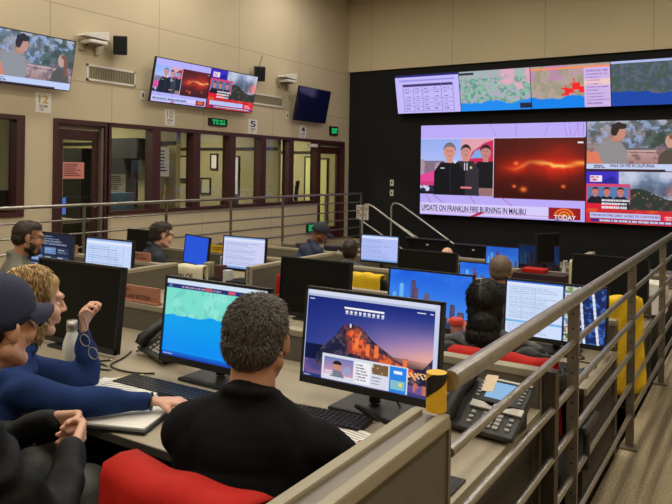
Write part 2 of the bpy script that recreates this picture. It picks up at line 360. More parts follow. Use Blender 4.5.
    c.line(.475, .155, .475, .775, .0012, (235, 225, 250)); c.line(0, .153, .99, .153, .0012, (220, 210, 250))
    for x0, x1 in ((.04, .09), (.09, .19), (.33, .38), (.52, .62)): c.line(x0, .78, x1, .90, .0016, (180, 50, 90))
    c.rect(0, .865, .98, .985, (214, 202, 250)); c.rect(.80, .865, .975, .985, (150, 22, 28))
    c.rect(0, .955, .82, .962, (170, 60, 120), .6); c.poly([(.33, 1), (.40, .94), (.42, .96), (.36, 1)], (190, 30, 60))
    for r_, cc in ((.055, (240, 110, 40)), (.042, (150, 22, 28)), (.034, (240, 130, 50)), (.022, (150, 22, 28)), (.014, (245, 160, 70))):
        c.put(((((c.X-.886)/r_)**2+((c.Y-.945)/(r_*1.35))**2) < 1)&(c.Y < .945), cc)
    if mini: c.writing(.03, .875, .7, .96, 1, (60, 90, 130), 5, .5)
    return c
def pic_interview(W=190, H=108):
    c = Cv(W, H, (150, 130, 128)); c.grad((176, 176, 190), (140, 126, 128), 0, .3)
    c.noise(np.ones((H, W)), (84, 92, 96), 7, .46, 2, .12); c.noise((c.Y < .55).astype(float), (150, 168, 214), 14, .54, 12, .08, .8); c.noise((c.Y < .5).astype(float), (84, 96, 104), 16, .56, 31, .08, .7)
    c.poly([(.55, .5), (.62, .3), (.8, .22), (1, .2), (1, .55)], (70, 84, 74), .8); c.noise(((c.X > .6)&(c.Y < .55)).astype(float), (50, 64, 60), 12, .5, 6, .1, .8)
    c.grad((196, 160, 156), (160, 120, 118), .58, .86); c.noise((c.Y > .5).astype(float), (110, 84, 90), 14, .55, 7, .08, .7)
    c.line(0, .60, 1, .66, .004, (70, 50, 60), .8); c.line(0, .46, .5, .5, .003, (90, 100, 120), .6)
    # young man leaning in a grey shirt
    c.poly([(.05, .86), (.0, .74), (.14, .45), (.24, .37), (.36, .44), (.42, .60), (.42, .86)], (142, 138, 140)); c.poly([(0, .84), (0, .6), (.12, .62), (.17, .86)], (222, 120, 90))
    c.poly([(.27, .26), (.38, .24), (.36, .42), (.26, .42)], (186, 126, 108)); c.ell(.34, .25, .065, .13, (196, 136, 116)); c.poly([(.25, .24), (.26, .08), (.33, .02), (.41, .08), (.41, .16), (.34, .17), (.31, .3), (.27, .3)], (38, 28, 32))
    # woman with long hair
    c.poly([(.72, .88), (.74, .68), (.80, .58), (.88, .58), (.96, .72), (.97, .88)], (82, 72, 66)); c.ell(.85, .42, .055, .13, (196, 150, 132)); c.poly([(.83, .30), (.89, .30), (.935, .42), (.93, .74), (.89, .72), (.87, .4), (.83, .36)], (120, 76, 60))
    c.rect(0, .86, 1, 1, (196, 206, 240)); c.writing(.08, .87, .25, .95, 2, (60, 60, 80), 3); c.rect(.0, .965, .8, 1, (60, 30, 40)); return c
def pic_smoke(W=190, H=108):
    c = Cv(W, H, (28, 36, 150)); c.poly([(0, .3), (.4, 0), (.0, 0)], (60, 40, 190)); c.noise((c.X < .35).astype(float), (90, 60, 210), 4, .5, 3, .2)
    m = ((c.X > .34)&(c.Y < .74)).astype(float); c.put(m, (120, 140, 170)); n = vnoise(W, H, 5, 5, 9)
    c.put(m*np.clip((n-.40)*4, 0, 1), (196, 200, 222)); c.put(m*np.clip((.46-n)*5, 0, 1), (86, 96, 120)); c.ell(.95, .36, .16, .2, (240, 120, 110), .7, .7)
    c.put(((c.X > .34)&(c.Y < .74)&(c.Y > .42+.10*np.sin(c.X*9))), (44, 54, 50)); c.noise(((c.X > .34)&(c.Y < .74)&(c.Y > .40)).astype(float), (90, 70, 60), 16, .58, 4)
    for i in range(14):
        x = .42+i*.042; c.ell(x, .46+.06*sin(i*1.7), .009, .016, (255, 190, 110), .9, .8)
    c.rect(0, .24, .46, .62, (210, 70, 110)); c.rect(.02, .30, .44, .62, (90, 120, 170)); sv = c.a.copy()
    for x in (.10, .22, .36): person_shape(c, x, .31, .15, (206, 120, 110), (30, 20, 30), (26, 26, 40))
    c.a = np.where((c.Y > .62)[..., None]&(c.X < .34)[..., None], np.array((215, 30, 50.)), c.a); c.a = np.where((c.Y > .72)[..., None], np.array((200, 40, 50.)), c.a)
    c.noise((c.Y > .72).astype(float), (240, 110, 40), 5, .5, 6, .2, .8); c.writing(.17, .52, .6, .72, 3, (235, 235, 245), 8, .6, .95); c.rect(.17, .52, .55, .55, (60, 60, 80), .2)
    c.rect(.05, .80, .76, .90, (180, 196, 246)); c.rect(.78, .80, 1, .90, (225, 30, 60)); c.writing(.80, .81, .98, .9, 2, (245, 230, 240), 2)
    c.rect(.06, .92, 1, .97, (60, 40, 130)); c.writing(.15, .915, .95, .975, 1, (240, 240, 240), 4); c.rect(.04, .08, .17, .20, (235, 225, 245)); c.writing(.05, .09, .16, .19, 2, (190, 30, 50), 1); return c
def coast(c, sea, land, y0, amp, sc, seed, x0=0, x1=1):
    n = vnoise(c.w, 2, sc, 5, seed)[0]; line = y0+amp*(n-.5)*2; m = (c.X >= x0)&(c.X < x1)
    c.put(m, land); c.put(m&(c.Y > line[None, :]), sea); return (m&(c.Y <= line[None, :])).astype(float)
def pic_table(W=128, H=72):
    c = Cv(W, H, (196, 186, 250)); c.rect(0, 0, 1, .05, (40, 40, 130)); c.rect(.06, .12, .94, .17, (150, 146, 230)); c.rect(.12, .24, .9, .30, (70, 60, 110))
    for x in (.12, .28, .42, .56, .72, .9): c.rect(x, .26, x+.006, .96, (120, 110, 190))
    for i in range(7): c.rect(.12, .30+i*.105, .9, .31+i*.105, (150, 140, 210))
    for i in range(6):
        for j, x in enumerate((.15, .31, .45, .60, .76)): c.writing(x, .33+i*.105, x+.09, .38+i*.105, 1, (120, 112, 180), i*7+j, .6)
    return c
def pic_map1(W=128, H=72):
    c = Cv(W, H); m = coast(c, (30, 140, 240), (176, 168, 190), .78, .10, 6, 21)
    c.noise(m*(c.Y > .2), (84, 150, 128), 22, .45, 5, .1, .9, 5); c.noise(m, (150, 190, 170), 40, .5, 6, .05, .9); c.noise(m*(c.X > .55)*(c.Y < .5), (226, 170, 190), 6, .42, 7, .08, .9)
    c.rect(0, .04, .22, .1, (40, 40, 60)); c.rect(.84, .84, 1, .96, (40, 40, 60)); return c
def pic_map2(W=128, H=72):
    c = Cv(W, H); m = coast(c, (20, 130, 235), (178, 160, 150), .74, .10, 5, 33)
    c.noise(m, (150, 150, 120), 10, .5, 2, .1, .7); c.noise(m*(c.Y < .35), (196, 130, 190), 6, .45, 3, .1, .7)
    for x, y, r in ((.50, .55, .06), (.58, .50, .05), (.44, .62, .05), (.66, .58, .04), (.54, .38, .03)): c.noise((m > 0)&(abs(c.X-x) < r)&(abs(c.Y-y) < r*1.8), (245, 40, 40), 14, .3, int(x*90), .1)
    c.rect(0, .05, 1, .10, (250, 140, 90)); c.rect(.68, .10, 1, 1, (205, 180, 230)); c.rect(.68, .36, 1, .5, (240, 200, 200)); c.writing(.71, .14, .98, .95, 11, (150, 120, 190), 4, .4); return c
def pic_map3(W=128, H=72):
    c = Cv(W, H); m = coast(c, (28, 72, 170), (74, 88, 100), .66, .16, 3, 45)
    c.noise(m, (70, 92, 80), 18, .45, 5, .1, .9); c.noise(m, (98, 104, 122), 30, .55, 6, .08, .8); c.rect(0, 0, 1, .05, (180, 190, 240)); c.rect(.78, .80, .86, .84, (240, 240, 245)); return c
def pic_skyline(W=176, H=104, seed=1, dim=1.):
    c = Cv(W, H); c.grad((20, 92, 220), (70, 140, 235), 0, .8); c.noise((c.Y < .7).astype(float), (64, 132, 235), 4, .5, 9, .2, .5)
    rg = np.random.default_rng(seed)
    for x, w_, y, col in ((.07, .045, .45, (90, 170, 235)), (.155, .05, .28, (96, 170, 240)), (.30, .055, .20, (70, 60, 100)), (.345, .04, .34, (84, 62, 96)), (.47, .06, .42, (92, 84, 112)), (.56, .05, .55, (60, 56, 90)), (.66, .07, .66, (70, 80, 110)), (.78, .06, .58, (56, 60, 96)), (.88, .08, .7, (80, 70, 90)), (.22, .05, .6, (60, 70, 110)), (.40, .05, .62, (70, 60, 80))):
        c.rect(x-w_/2, y, x+w_/2, 1, col); c.poly([(x-w_/2, y), (x-w_*.28, y-.03), (x+w_*.28, y-.03), (x+w_/2, y)], col)
        m = ((abs(c.X-x) < w_*.42)&(c.Y > y)).astype(float)*(np.sin(c.Y*150) > -.1)*(np.sin(c.X*330+x*50) > -.3); c.put(m, (176, 120, 140) if col[2] < 120 else (150, 205, 250), .55)
    c.rect(0, .82, 1, 1, (46, 60, 90)); c.noise((c.Y > .8).astype(float), (220, 120, 90), 30, .56, 6, .06, .8, 2); c.rect(.43, .6, .45, .8, (60, 110, 200)); c.a *= dim; return c
def pic_doc(W=190, H=118):
    c = Cv(W, H, (206, 222, 250)); c.rect(0, 0, .60, .03, (60, 110, 210)); c.rect(0, .03, .6, .07, (225, 232, 250))
    c.writing(.03, .10, .56, .70, 16, (150, 170, 205), 6, .4, .7); c.rect(.0, .73, .58, .77, (120, 180, 230)); c.writing(.03, .79, .5, .96, 4, (150, 165, 200), 7, .4, .7)
    for x in (.16, .3): c.rect(x, .1, x+.004, .98, (170, 186, 220))
    c.rect(.58, 0, 1, 1, (24, 40, 92)); m = ((c.X > .59)&(c.X < .99)).astype(float); c.noise(m, (70, 120, 200), 26, .54, 3, .08, .8, 3)
    cols = [(120, 150, 110), (96, 140, 170), (150, 130, 96), (90, 120, 90), (110, 150, 180), (150, 120, 100), (88, 110, 70)]
    for i in range(7):
        y = .02+i*.14; c.rect(.60, y, .76-.01*i, y+.115, cols[i]); c.noise(((c.X > .6)&(c.X < .76-.01*i)&(c.Y > y)&(c.Y < y+.115)).astype(float), (226, 214, 190), 40, .58, i, .05, .9, 2)
        c.rect(.60, y+.115, .77, y+.14, (215, 220, 230))
    for x0, x1 in ((.74, .80), (.86, .93)): c.line(x0, -.02, x1, 1, .012, (216, 222, 236))
    c.line(.78, .05, .83, 1, .004, (24, 40, 92)); return c
def pic_sheet(W=120, H=76, col=(196, 214, 248), seed=3, grid=True):
    c = Cv(W, H, col); c.rect(0, 0, 1, .05, (150, 180, 235)); c.rect(0, .05, 1, .12, (222, 230, 250))
    c.writing(.05, .17, .9, .9, 13, (120, 145, 190), seed, .4, .6)
    if grid:
        for x in (.16, .34, .5, .66, .82): c.rect(x, .14, x+.005, .92, (150, 172, 215))
    c.rect(0, .93, 1, 1, (120, 160, 220)); return c
def pic_dash(W=120, H=76):
    c = Cv(W, H, (24, 32, 58)); c.writing(.04, .05, .95, .30, 4, (150, 165, 190), 3, .5, .8)
    for i in range(3):
        for j in range(3): c.rect(.05+i*.31, .36+j*.2, .32+i*.31, .52+j*.2, [(50, 70, 110), (96, 130, 180), (40, 52, 84)][(i+j) % 3]); c.writing(.06+i*.31, .38+j*.2, .30+i*.31, .5+j*.2, 2, (190, 200, 215), i+j, .4)
    return c
def pic_mapapp(W=230, H=144):
    c = Cv(W, H); m = coast(c, (4, 158, 236), (120, 220, 205), .47, .045, 5, 52)
    c.put((m > 0)&(c.Y < .47), (122, 221, 204)); c.noise(m, (160, 235, 220), 8, .55, 3, .06, .5); c.noise(m, (100, 200, 190), 20, .62, 4, .04, .6)
    m2 = (c.Y > .28)&(c.Y < .56)&(abs(c.X-.83-.03*np.sin(c.Y*30)) < .035+.06*(c.Y-.28)); c.noise(m2.astype(float), (215, 228, 245), 20, .35, 5, .1); c.line(.80, .2, .84, .45, .008, (205, 225, 240)); c.line(.87, .3, .84, .5, .006, (205, 225, 240))
    c.grad((4, 158, 236), (4, 140, 240), .56, .92); c.rect(0, 0, 1, .06, (206, 224, 242)); c.rect(0, .06, 1, .115, (28, 44, 112)); c.writing(.16, .07, .9, .115, 1, (210, 170, 190), 3, .5)
    c.rect(.40, .07, .47, .11, (200, 80, 100)); c.rect(.63, .07, .7, .11, (200, 80, 110)); c.rect(.02, .07, .06, .11, (90, 110, 170))
    c.grad((10, 120, 230), (22, 60, 160), .93, 1); c.writing(.02, .955, .2, .985, 1, (220, 225, 235), 3, .6); c.rect(.96, .1, .985, .13, (240, 240, 245)); return c
def pic_castle(W=300, H=188):
    c = Cv(W, H); t = (.75*c.X+.25*c.Y); c.grad((12, 34, 120), (96, 96, 170), .05, .62)
    c.put(np.clip((c.X*1.15-.35)*np.exp(-((c.Y-.52)/.22)**2), 0, 1)**1.0, (236, 170, 186), .95); c.put(np.exp(-((c.Y-.60)/.09)**2)*np.clip(c.X*1.8-.75, 0, 1), (245, 176, 150), .8)
    c.put(np.clip(.75-c.X*1.25, 0, 1)*(c.Y < .95), (8, 34, 116), .8)
    # sea and harbour
    c.put(c.Y > .80+0*c.X, (70, 66, 130)); c.noise((c.Y > .8).astype(float), (130, 90, 140), 8, .45, 4, .15, .7)
    hill = [(.10, .72), (.16, .62), (.24, .50), (.30, .37), (.36, .335), (.42, .345), (.47, .39), (.52, .47), (.58, .53), (.66, .60), (.72, .66), (.80, .71), (.90, .70), (.97, .56), (1, .55), (1, .86), (.5, .92), (.1, .86)]
    c.poly(hill, (36, 34, 62)); pm = Cv(W, H); pm.poly(hill, (1, 1, 1)); hm = pm.a[..., 0]
    c.noise(hm, (92, 76, 96), 34, .50, 6, .08, .8); c.noise(hm, (20, 26, 58), 20, .50, 7, .08, .8)
    lit = np.exp(-((c.X-.40-.35*(c.Y-.45))/.07)**2)*np.exp(-((c.Y-.52)/.14)**2); c.put(hm*np.clip(lit*2.4*np.clip(vnoise(W, H, 40, 3, 3)-.25, 0, 1)*2, 0, 1), (240, 96, 50)); c.put(hm*np.clip(np.exp(-((c.X-.62-.5*(c.Y-.6))/.12)**2)*np.exp(-((c.Y-.66)/.06)**2)*np.clip(vnoise(W, H, 30, 3, 5)-.3, 0, 1)*2.4, 0, 1), (214, 96, 70))
    wall = [(.34, .56), (.40, .50), (.46, .56), (.52, .565), (.57, .60), (.63, .62), (.70, .67), (.76, .70), (.84, .72), (.84, .79), (.76, .79), (.68, .75), (.60, .71), (.50, .68), (.42, .66), (.35, .66)]
    c.poly(wall, (222, 98, 52)); pm = Cv(W, H); pm.poly(wall, (1, 1, 1)); c.noise(pm.a[..., 0], (120, 50, 50), 22, .5, 9, .08, .8)
    for x, y in ((.415, .475), (.565, .535), (.775, .625), (.50, .53)): c.rect(x-.014, y, x+.014, y+.13, (236, 120, 66)); c.rect(x-.018, y-.006, x+.018, y+.01, (200, 96, 60))
    c.line(.36, .345, .36, .37, .006, (220, 220, 230)); c.line(.44, .42, .40, .6, .006, (250, 130, 70), .8)
    for i in range(26):
        x = .70+.28*i/26; c.ell(x, .775+.02*sin(i*2.1), .007, .011, (255, 215, 160), .95)
    c.noise(((c.X > .68)&(c.Y > .74)&(c.Y < .85)).astype(float), (246, 170, 110), 30, .55, 5, .05, .9)
    c.noise(((c.X > .84)&(c.Y > .85)).astype(float), (240, 130, 80), 12, .5, 12, .1, .7); c.rect(.9, .86, .94, .99, (235, 130, 70), .6)
    # browser chrome, search bar, icons, cards
    c.rect(0, 0, 1, .075, (210, 216, 236)); c.rect(0, .05, 1, .075, (176, 186, 216)); c.rect(.965, 0, 1, 1, (196, 204, 232)); c.rect(0, 0, .008, 1, (190, 200, 230))
    c.rect(.31, .155, .60, .178, (240, 240, 244)); c.ell(.31, .166, .008, .012, (240, 240, 244)); c.ell(.60, .166, .008, .012, (240, 240, 244))
    for i in range(9): c.ell(.325+i*.034, .205, .011, .016, (225, 225, 232)); c.rect(.314+i*.034, .224, .336+i*.034, .232, (190, 200, 225))
    c.rect(.02, .10, .06, .112, (210, 215, 230)); c.rect(.84, .105, .90, .118, (210, 215, 230)); c.rect(.93, .105, .955, .118, (210, 215, 230))
    c.rect(.155, .71, .80, .99, (214, 218, 232)); c.rect(.17, .74, .40, .93, (150, 120, 170)); c.grad((110, 120, 180), (214, 150, 170), .74, .93, .17, .40)
    c.ell(.275, .83, .03, .045, (196, 136, 110)); c.put(((((c.X-.275)/.034)**2+((c.Y-.805)/.035)**2) < 1)&(c.Y < .815), (34, 26, 30)); c.poly([(.22, .95), (.24, .88), (.31, .88), (.335, .95)], (120, 120, 140)); c.ell(.355, .87, .03, .05, (150, 160, 200))
    for i in range(4): c.rect(.18, .89+i*.02, .245, .898+i*.02, (235, 235, 240))
    c.rect(.41, .74, .53, .97, (238, 238, 242)); c.writing(.42, .76, .52, .95, 6, (120, 110, 130), 3, .4); c.rect(.54, .73, .66, .84, (120, 90, 60)); c.noise(((c.X > .54)&(c.X < .66)&(c.Y > .73)&(c.Y < .84)).astype(float), (225, 215, 200), 20, .5, 4, .05)
    c.writing(.54, .86, .65, .96, 3, (120, 110, 130), 8, .4); c.rect(.67, .72, .79, .99, (40, 130, 226)); c.rect(.68, .86, .78, .96, (130, 190, 200)); c.rect(.70, .76, .76, .79, (235, 240, 250)); c.ell(.75, .90, .012, .02, (240, 210, 90))
    c.rect(0, .965, .155, 1, (30, 50, 120)); c.rect(.8, .965, .965, 1, (60, 60, 120)); c.writing(.01, .975, .1, .995, 1, (210, 215, 235), 2); return c
# ================================================================== THE ROOM
LW = -8.37; FW = 13.9; CE = 5.6
def struct(mb, name, m, **k): return tag(mb.build(name, m, **k), None, None, kind='structure')
# stepped floor of the pit, raised walkways left and right
TIERS = [(-3.0, 2.66, 0), (2.66, 4.22, -.14), (4.22, 5.85, -.25), (5.85, 7.9, -.42), (7.9, 9.6, -.55), (9.6, FW, -.62)]
fb = MB()
for a, b_, z in TIERS: fb.box(-7.42, -.69, a, b_, -.8, z)
struct(fb, 'floor', 'floor_pit')
struct(box(LW-.25, -7.42, -3, FW, -.8, 0), 'floor', CARPET); struct(box(-.69, 2.6, -3, 9.6, -.8, 0), 'floor', CARPET)
struct(box(-.69, 2.6, 9.6, FW, -.8, -.62), 'floor', 'floor_pit')
struct(box(LW-.3, 2.8, -3.2, FW+.3, CE, CE+.1), 'ceiling', 'ceiling_tile')
struct(box(2.6, 2.8, -3.2, FW+.3, -.8, CE), 'wall_right', WALLF)
struct(box(LW-.3, 2.6, -3.2, -3.0, -.8, CE), 'wall_back', WALLF)
struct(box(LW, 2.6, FW, FW+.25, -.8, CE), 'wall_front', 'black_wall')
struct(box(LW, 2.6, FW-.06, FW, 3.93, CE), 'wall_front_upper', WALLF)
# left wall with openings: window, door, six windows, door
mull = [6.86, 7.85, 8.78, 9.72, 10.64, 11.58, 12.62]
wl = MB(); X0, X1 = LW-.18, LW
wl.box(X0, X1, -3, 3.2, 0, 2.27).box(X0, X1, -3, FW, 2.27, CE).box(X0, X1, 3.2, 5.48, 0, .92).box(X0, X1, 5.48, 5.92, 0, 2.27)
wl.box(X0, X1, 6.84, 12.62, 0, .87).box(X0, X1, 13.68, FW, 0, 2.27)
struct(wl, 'wall_left', WALL)
def window(n, y0, y1, z0, z1, fr=.055):
    g = tag(box(LW-.10, LW-.092, y0+.03, y1-.03, z0+.03, z1-.03).build('window_%d' % n, GLASS), None, None, kind='structure')
    f = MB(); d0, d1 = LW-.15, LW+.03
    f.box(d0, d1, y0, y0+fr, z0, z1, b=.006).box(d0, d1, y1-fr, y1, z0, z1, b=.006).box(d0, d1-.002, y0+fr, y1-fr, z1-.06, z1).box(d0, d1-.002, y0+fr, y1-fr, z0, z0+.055)
    f.build('window_frame', 'wood_maroon', g); return g
window(1, 3.2, 5.48, .92, 2.27, .12)
for i in range(6): window(i+2, mull[i]-.04, mull[i+1]-.041, .87, 2.27, .085)
def door(n, y0, y1, sign):
    f = MB(); d0, d1 = LW-.15, LW+.03
    f.box(d0, d1, y0, y0+.07, 0, 2.27, b=.006).box(d0, d1, y1-.07, y1, 0, 2.27, b=.006).box(d0, d1-.002, y0+.07, y1-.07, 2.20, 2.27)
    g = tag(f.build('door_%d' % n, 'wood_maroon'), None, None, kind='structure')
    a, b_ = y0+.08, y1-.08; l = MB(); e0, e1 = LW-.11, LW-.065
    l.box(e0, e1, a, a+.13, .02, 2.13).box(e0, e1, b_-.13, b_, .02, 2.13).box(e0, e1, a+.13, b_-.13, 1.98, 2.13).box(e0, e1, a+.13, b_-.13, .02, .30)
    l.build('door_leaf', 'wood_maroon', g); box(LW-.092, LW-.085, a+.13, b_-.13, .30, 1.98).build('door_glass', GLASS, g)
    MB().tube([(LW-.06, b_-.065, 1.0), (LW-.02, b_-.065, 1.0), (LW-.02, b_-.15, 1.0)], .009).lathe([(.0, 0), (.028, 0), (.028, .01), (0, .01)], M=Tm(LW-.065, b_-.065, 1.0, ry=pi/2)).build('door_handle', 'chrome', g)
    box(LW-.14, LW-.05, y0+.07, y1-.07, 2.14, 2.20).build('door_closer', 'cap_metal', g); return g
door(1, 5.92, 6.86, 1); door(2, 12.58, 13.68, 0)
# side-light shown as bright metal strip beside the first door
struct(box(LW-.06, LW+.004, 6.735, 6.775, .02, 2.18), 'trim_2', 'cap_metal')
# the offices behind the glass
struct(box(-11.6, LW-.18, 3.0, FW, -.1, 0), 'floor_office', 'office_cabinet')
struct(box(-11.6, LW-.18, 3.0, FW, 2.75, 2.85), 'ceiling_office', 'ceiling_tile')
struct(box(-11.8, -11.6, 3.0, FW, 0, 2.75), 'wall_office_back', 'office_wall')
for i, y in enumerate((2.9, 5.7, 8.45, 11.35, 13.9)): struct(box(-11.6, LW-.18, y, y+.1, 0, 2.75), 'wall_office_side_%d' % (i+1), 'office_wall')
def office_light(x, y, wt, label):
    t = thing('office_ceiling_light', label, 'ceiling light', (x, y, 2.75), 0, 'office ceiling lights')
    MB().box(-.3, .3, -.3, -.27, -.05, 0).box(-.3, .3, .27, .3, -.05, 0).box(-.3, -.27, -.27, .27, -.05, 0).box(.27, .3, -.27, .27, -.05, 0).build('frame', 'white_plastic', t)
    box(-.27, .27, -.27, .27, -.035, -.02).build('diffuser', E_OFFICE, t)
    l = bpy.data.lights.new('office_lamp', 'AREA'); l.energy = wt; l.size = .5; l.color = (1, .95, .80)
    o = bpy.data.objects.new('lamp', l); COL.objects.link(o); o.parent = t; o.location = (0, 0, -.06)
for x, y, wt in ((-10.2, 4.4, 12), (-10.2, 7.1, 62), (-10.2, 9.9, 55), (-10.2, 12.5, 70)):
    office_light(x, y, wt, 'square office ceiling light seen behind the glass')
# contents of the offices
def cabinet(y0, y1, x0, x1, z0, z1, label, m='office_cabinet', n=3):
    t = thing('storage_cabinet', label, 'cabinet', ((x0+x1)/2, (y0+y1)/2, z0)); hx, hy, h = (x1-x0)/2, (y1-y0)/2, z1-z0
    box(-hx, hx-.02, -hy, hy, 0, h).build('body', m, t)
    for i in range(n):
        d = MB().box(hx-.02, hx, -hy+.01, hy-.01, i*h/n+.01, (i+1)*h/n-.01).build('door', m, t)
        box(hx, hx+.015, -.06, .06, (i+.5)*h/n-.01, (i+.5)*h/n+.01).build('handle', 'office_dark', d)
cabinet(7.2, 7.47, -9.9, -9.4, .001, 1.9, 'dark overhead cupboard behind the window beside the paper-signed door', 'office_dark', 1)
cabinet(7.5, 8.3, -9.9, -9.4, 0, 1.15, 'low blue office cabinet seen through the second window', 'office_blue', 3)
cabinet(8.0, 8.44, -9.85, -9.0, 1.75, 2.1, 'dark overhead shelf box on the partition behind the window right of the first door', 'office_dark', 1)
cabinet(8.6, 9.4, -11.5, -11.0, 0, 2.0, 'tall pale cabinet with panels behind the third window', 'office_cabinet', 2)
cabinet(3.4, 5.1, -10.0, -9.4, 0, 1.3, 'dark cabinet in the office behind the leftmost window', 'office_dark', 2)
cabinet(6.2, 6.7, -11.55, -11.0, 0, 1.9, 'pale tall cabinet seen through the door with the pink notice', 'office_pale', 2)
def poster(y0, y1, z0, z1, x, label, name='poster', col='paper', lines=True, seed=1, group=None):
    t = thing(name, label, 'notice', (x, (y0+y1)/2, (z0+z1)/2), 0, group)
    w_, h_ = y1-y0, z1-z0; box(0, .006, -w_/2, w_/2, -h_/2, h_/2).build('sheet', col, t)
    if lines:
        rg = random.Random(seed); m = MB(); z = h_*.36
        while z > -h_*.4:
            a = -w_*.38; e = a+w_*rg.uniform(.45, .76)
            m.box(.006, .008, a, e, z-h_*.02, z+h_*.02); z -= h_*.11
        m.build('printed_lines', 'text_dark', t)
    return t
poster(7.73, 8.08, 1.16, 1.48, -9.395, 'printed landscape poster standing behind the window right of the first door', seed=3)
poster(8.05, 8.35, 1.45, 1.95, -8.62, 'white paper sheets hanging inside the third window', seed=4)
poster(9.95, 10.3, 1.3, 1.85, -11.58, 'white framed print on the office back wall behind the fourth window', seed=5)
poster(11.5, 11.9, 1.5, 2.1, -11.58, 'pale notice on the office wall behind the fifth window', seed=6)
cabinet(9.45, 10.6, -11.55, -11.1, 0, .9, 'dark low cabinet across the office back wall', 'office_dark', 2)
def bright_panel(y0, y1, x, label):
    t = thing('vertical_blind', label, 'blind', (x, (y0+y1)/2, 0)); hw = (y1-y0)/2
    m = MB(); n = int((y1-y0)/.09)
    for i in range(n): m.box(0, .012, -hw+i*.09, -hw+i*.09+.075, 0, 1.95)
    m.build('slats', 'yellow_blind', t); box(-.02, .03, -hw, hw, 1.95, 2.02).build('rail', 'office_dark', t)
bright_panel(12.9, 13.7, -10.6, 'pale yellow blind seen through the last window before the far door')
def board(x0, x1, z0, z1, y, label, col='paper', name='wall_board'):
    t = thing(name, label, 'board', ((x0+x1)/2, y, (z0+z1)/2)); w_, h_ = (x1-x0)/2, (z1-z0)/2
    box(-w_, w_, -.02, 0, -h_, h_).build('face', col, t)
    MB().box(-w_, w_, -.035, 0, h_, h_+.03).box(-w_, w_, -.035, 0, -h_-.03, -h_).box(-w_-.03, -w_, -.035, 0, -h_-.03, h_+.03).box(w_, w_+.03, -.035, 0, -h_-.03, h_+.03).build('frame', 'office_dark', t)
board(-11.45, -10.95, 1.36, 1.85, 11.349, 'upper framed panel seen through the third window', 'office_pale'); board(-11.45, -10.95, .70, 1.26, 11.349, 'lower framed panel seen through the third window', 'office_pale')
board(-10.38, -10.22, 1.60, 1.90, 11.349, 'small black-framed picture high behind the fourth window'); board(-10.66, -10.42, 1.05, 1.36, 11.349, 'small framed sheet behind the fourth window', 'office_pale')
board(-9.85, -9.60, 1.05, 1.85, 11.349, 'narrow framed sheet behind the fourth window, right of the small picture')
board(-10.72, -10.55, 1.58, 2.08, 13.899, 'white sheet on the end wall behind the sixth window')
board(-9.60, -9.34, .5, 1.9, 13.899, 'pale yellow framed panel behind the seventh window', 'yellow_blind'); board(-9.16, -8.97, .3, 1.86, 13.899, 'pale yellow framed panel seen through the far door', 'yellow_blind')
for i, (xa, xb, y) in enumerate(((-11.59, LW-.19, 11.345), (-11.59, LW-.19, 13.895), (-11.59, LW-.19, 8.445))):
    struct(box(xa, xb, y-.02, y+.004, 2.0, 2.06), 'trim_%d' % (i+3), 'office_dark')
struct(box(-10.9, -9.5, 8.42, 8.449, .9, 1.9), 'trim_6', 'office_dark')
cabinet(3.3, 5.4, -11.5, -11.0, 1.2, 2.1, 'dark wall cupboards behind the leftmost window', 'office_dark', 1)
cabinet(5.0, 5.65, -9.4, -8.8, 0, 1.25, 'dark counter with blue papers behind the leftmost window', 'office_dark', 2)

def office_chair(loc, rz, label, col='chair_black', arms=True, group=None, seat_z=.46, top=.98, low=False):
    t = thing('office_chair', label, 'chair', loc, rz, group)
    MB().box(-.24, .24, -.23, .25, seat_z-.045, seat_z+.04, b=.035).build('seat', col, t)
    b = MB(); nx, nz = 9, 9; hz = top-(seat_z+.12)
    V = []
    for lay in (0, 1):
        for j in range(nz):
            for i in range(nx):
                u = i/(nx-1)*2-1; v = j/(nz-1); wv = .22*(1-.22*v*v) if not low else .23
                z = seat_z+.12+hz*v; V.append((u*wv, -.25-.05*v+.045*(u*u) - (.045 if lay else 0) + .02*sin(v*pi), z))
    F = []; q = nx*nz
    for j in range(nz-1):
        for i in range(nx-1):
            a = j*nx+i; F += [(a, a+1, a+nx+1, a+nx), (q+a, q+a+nx, q+a+nx+1, q+a+1)]
    for i in range(nx-1): F += [(i, q+i, q+i+1, i+1), ((nz-1)*nx+i, (nz-1)*nx+i+1, q+(nz-1)*nx+i+1, q+(nz-1)*nx+i)]
    for j in range(nz-1): F += [(j*nx, (j+1)*nx, q+(j+1)*nx, q+j*nx), (j*nx+nx-1, q+j*nx+nx-1, q+(j+1)*nx+nx-1, (j+1)*nx+nx-1)]
    o = b.add(V, F, 0, True).build('backrest', col, t, bevel=.008)
    MB().tube([(0, -.31, seat_z+.45), (0, -.33, seat_z+.2), (0, -.28, seat_z-.02), (0, -.05, seat_z-.06)], .022).build('back_bar', 'chair_plastic', t)
    if arms:
        for s_ in (-1, 1):
            MB().tube([(s_*.22, .0, seat_z-.03), (s_*.29, .0, seat_z), (s_*.29, .0, seat_z+.19)], .015).box(s_*.29-.03, s_*.29+.03, -.14, .12, seat_z+.19, seat_z+.22, b=.01).build('armrest', 'chair_plastic', t)
    tube([(0, 0, seat_z-.045), (0, 0, .10)], [.03, .03]).build('gas_column', 'chrome', t)
    m = MB()
    for k in range(5):
        a = k*2*pi/5+.3; m.tube([(0, 0, .11), (.27*cos(a), .27*sin(a), .075)], [.028, .016]); MB().lathe([(0, -.015), (.028, -.015), (.028, .015), (0, .015)], n=12, M=Tm(.27*cos(a), .27*sin(a), .029, rx=pi/2, rz=a)).build('caster', 'black_plastic', t)
    m.build('star_base', 'chair_plastic', t); return t
office_chair((-9.0, 8.15, 0), 1.9, 'tan upholstered chair behind the window right of the first door', 'tan_chair', False, top=1.45)
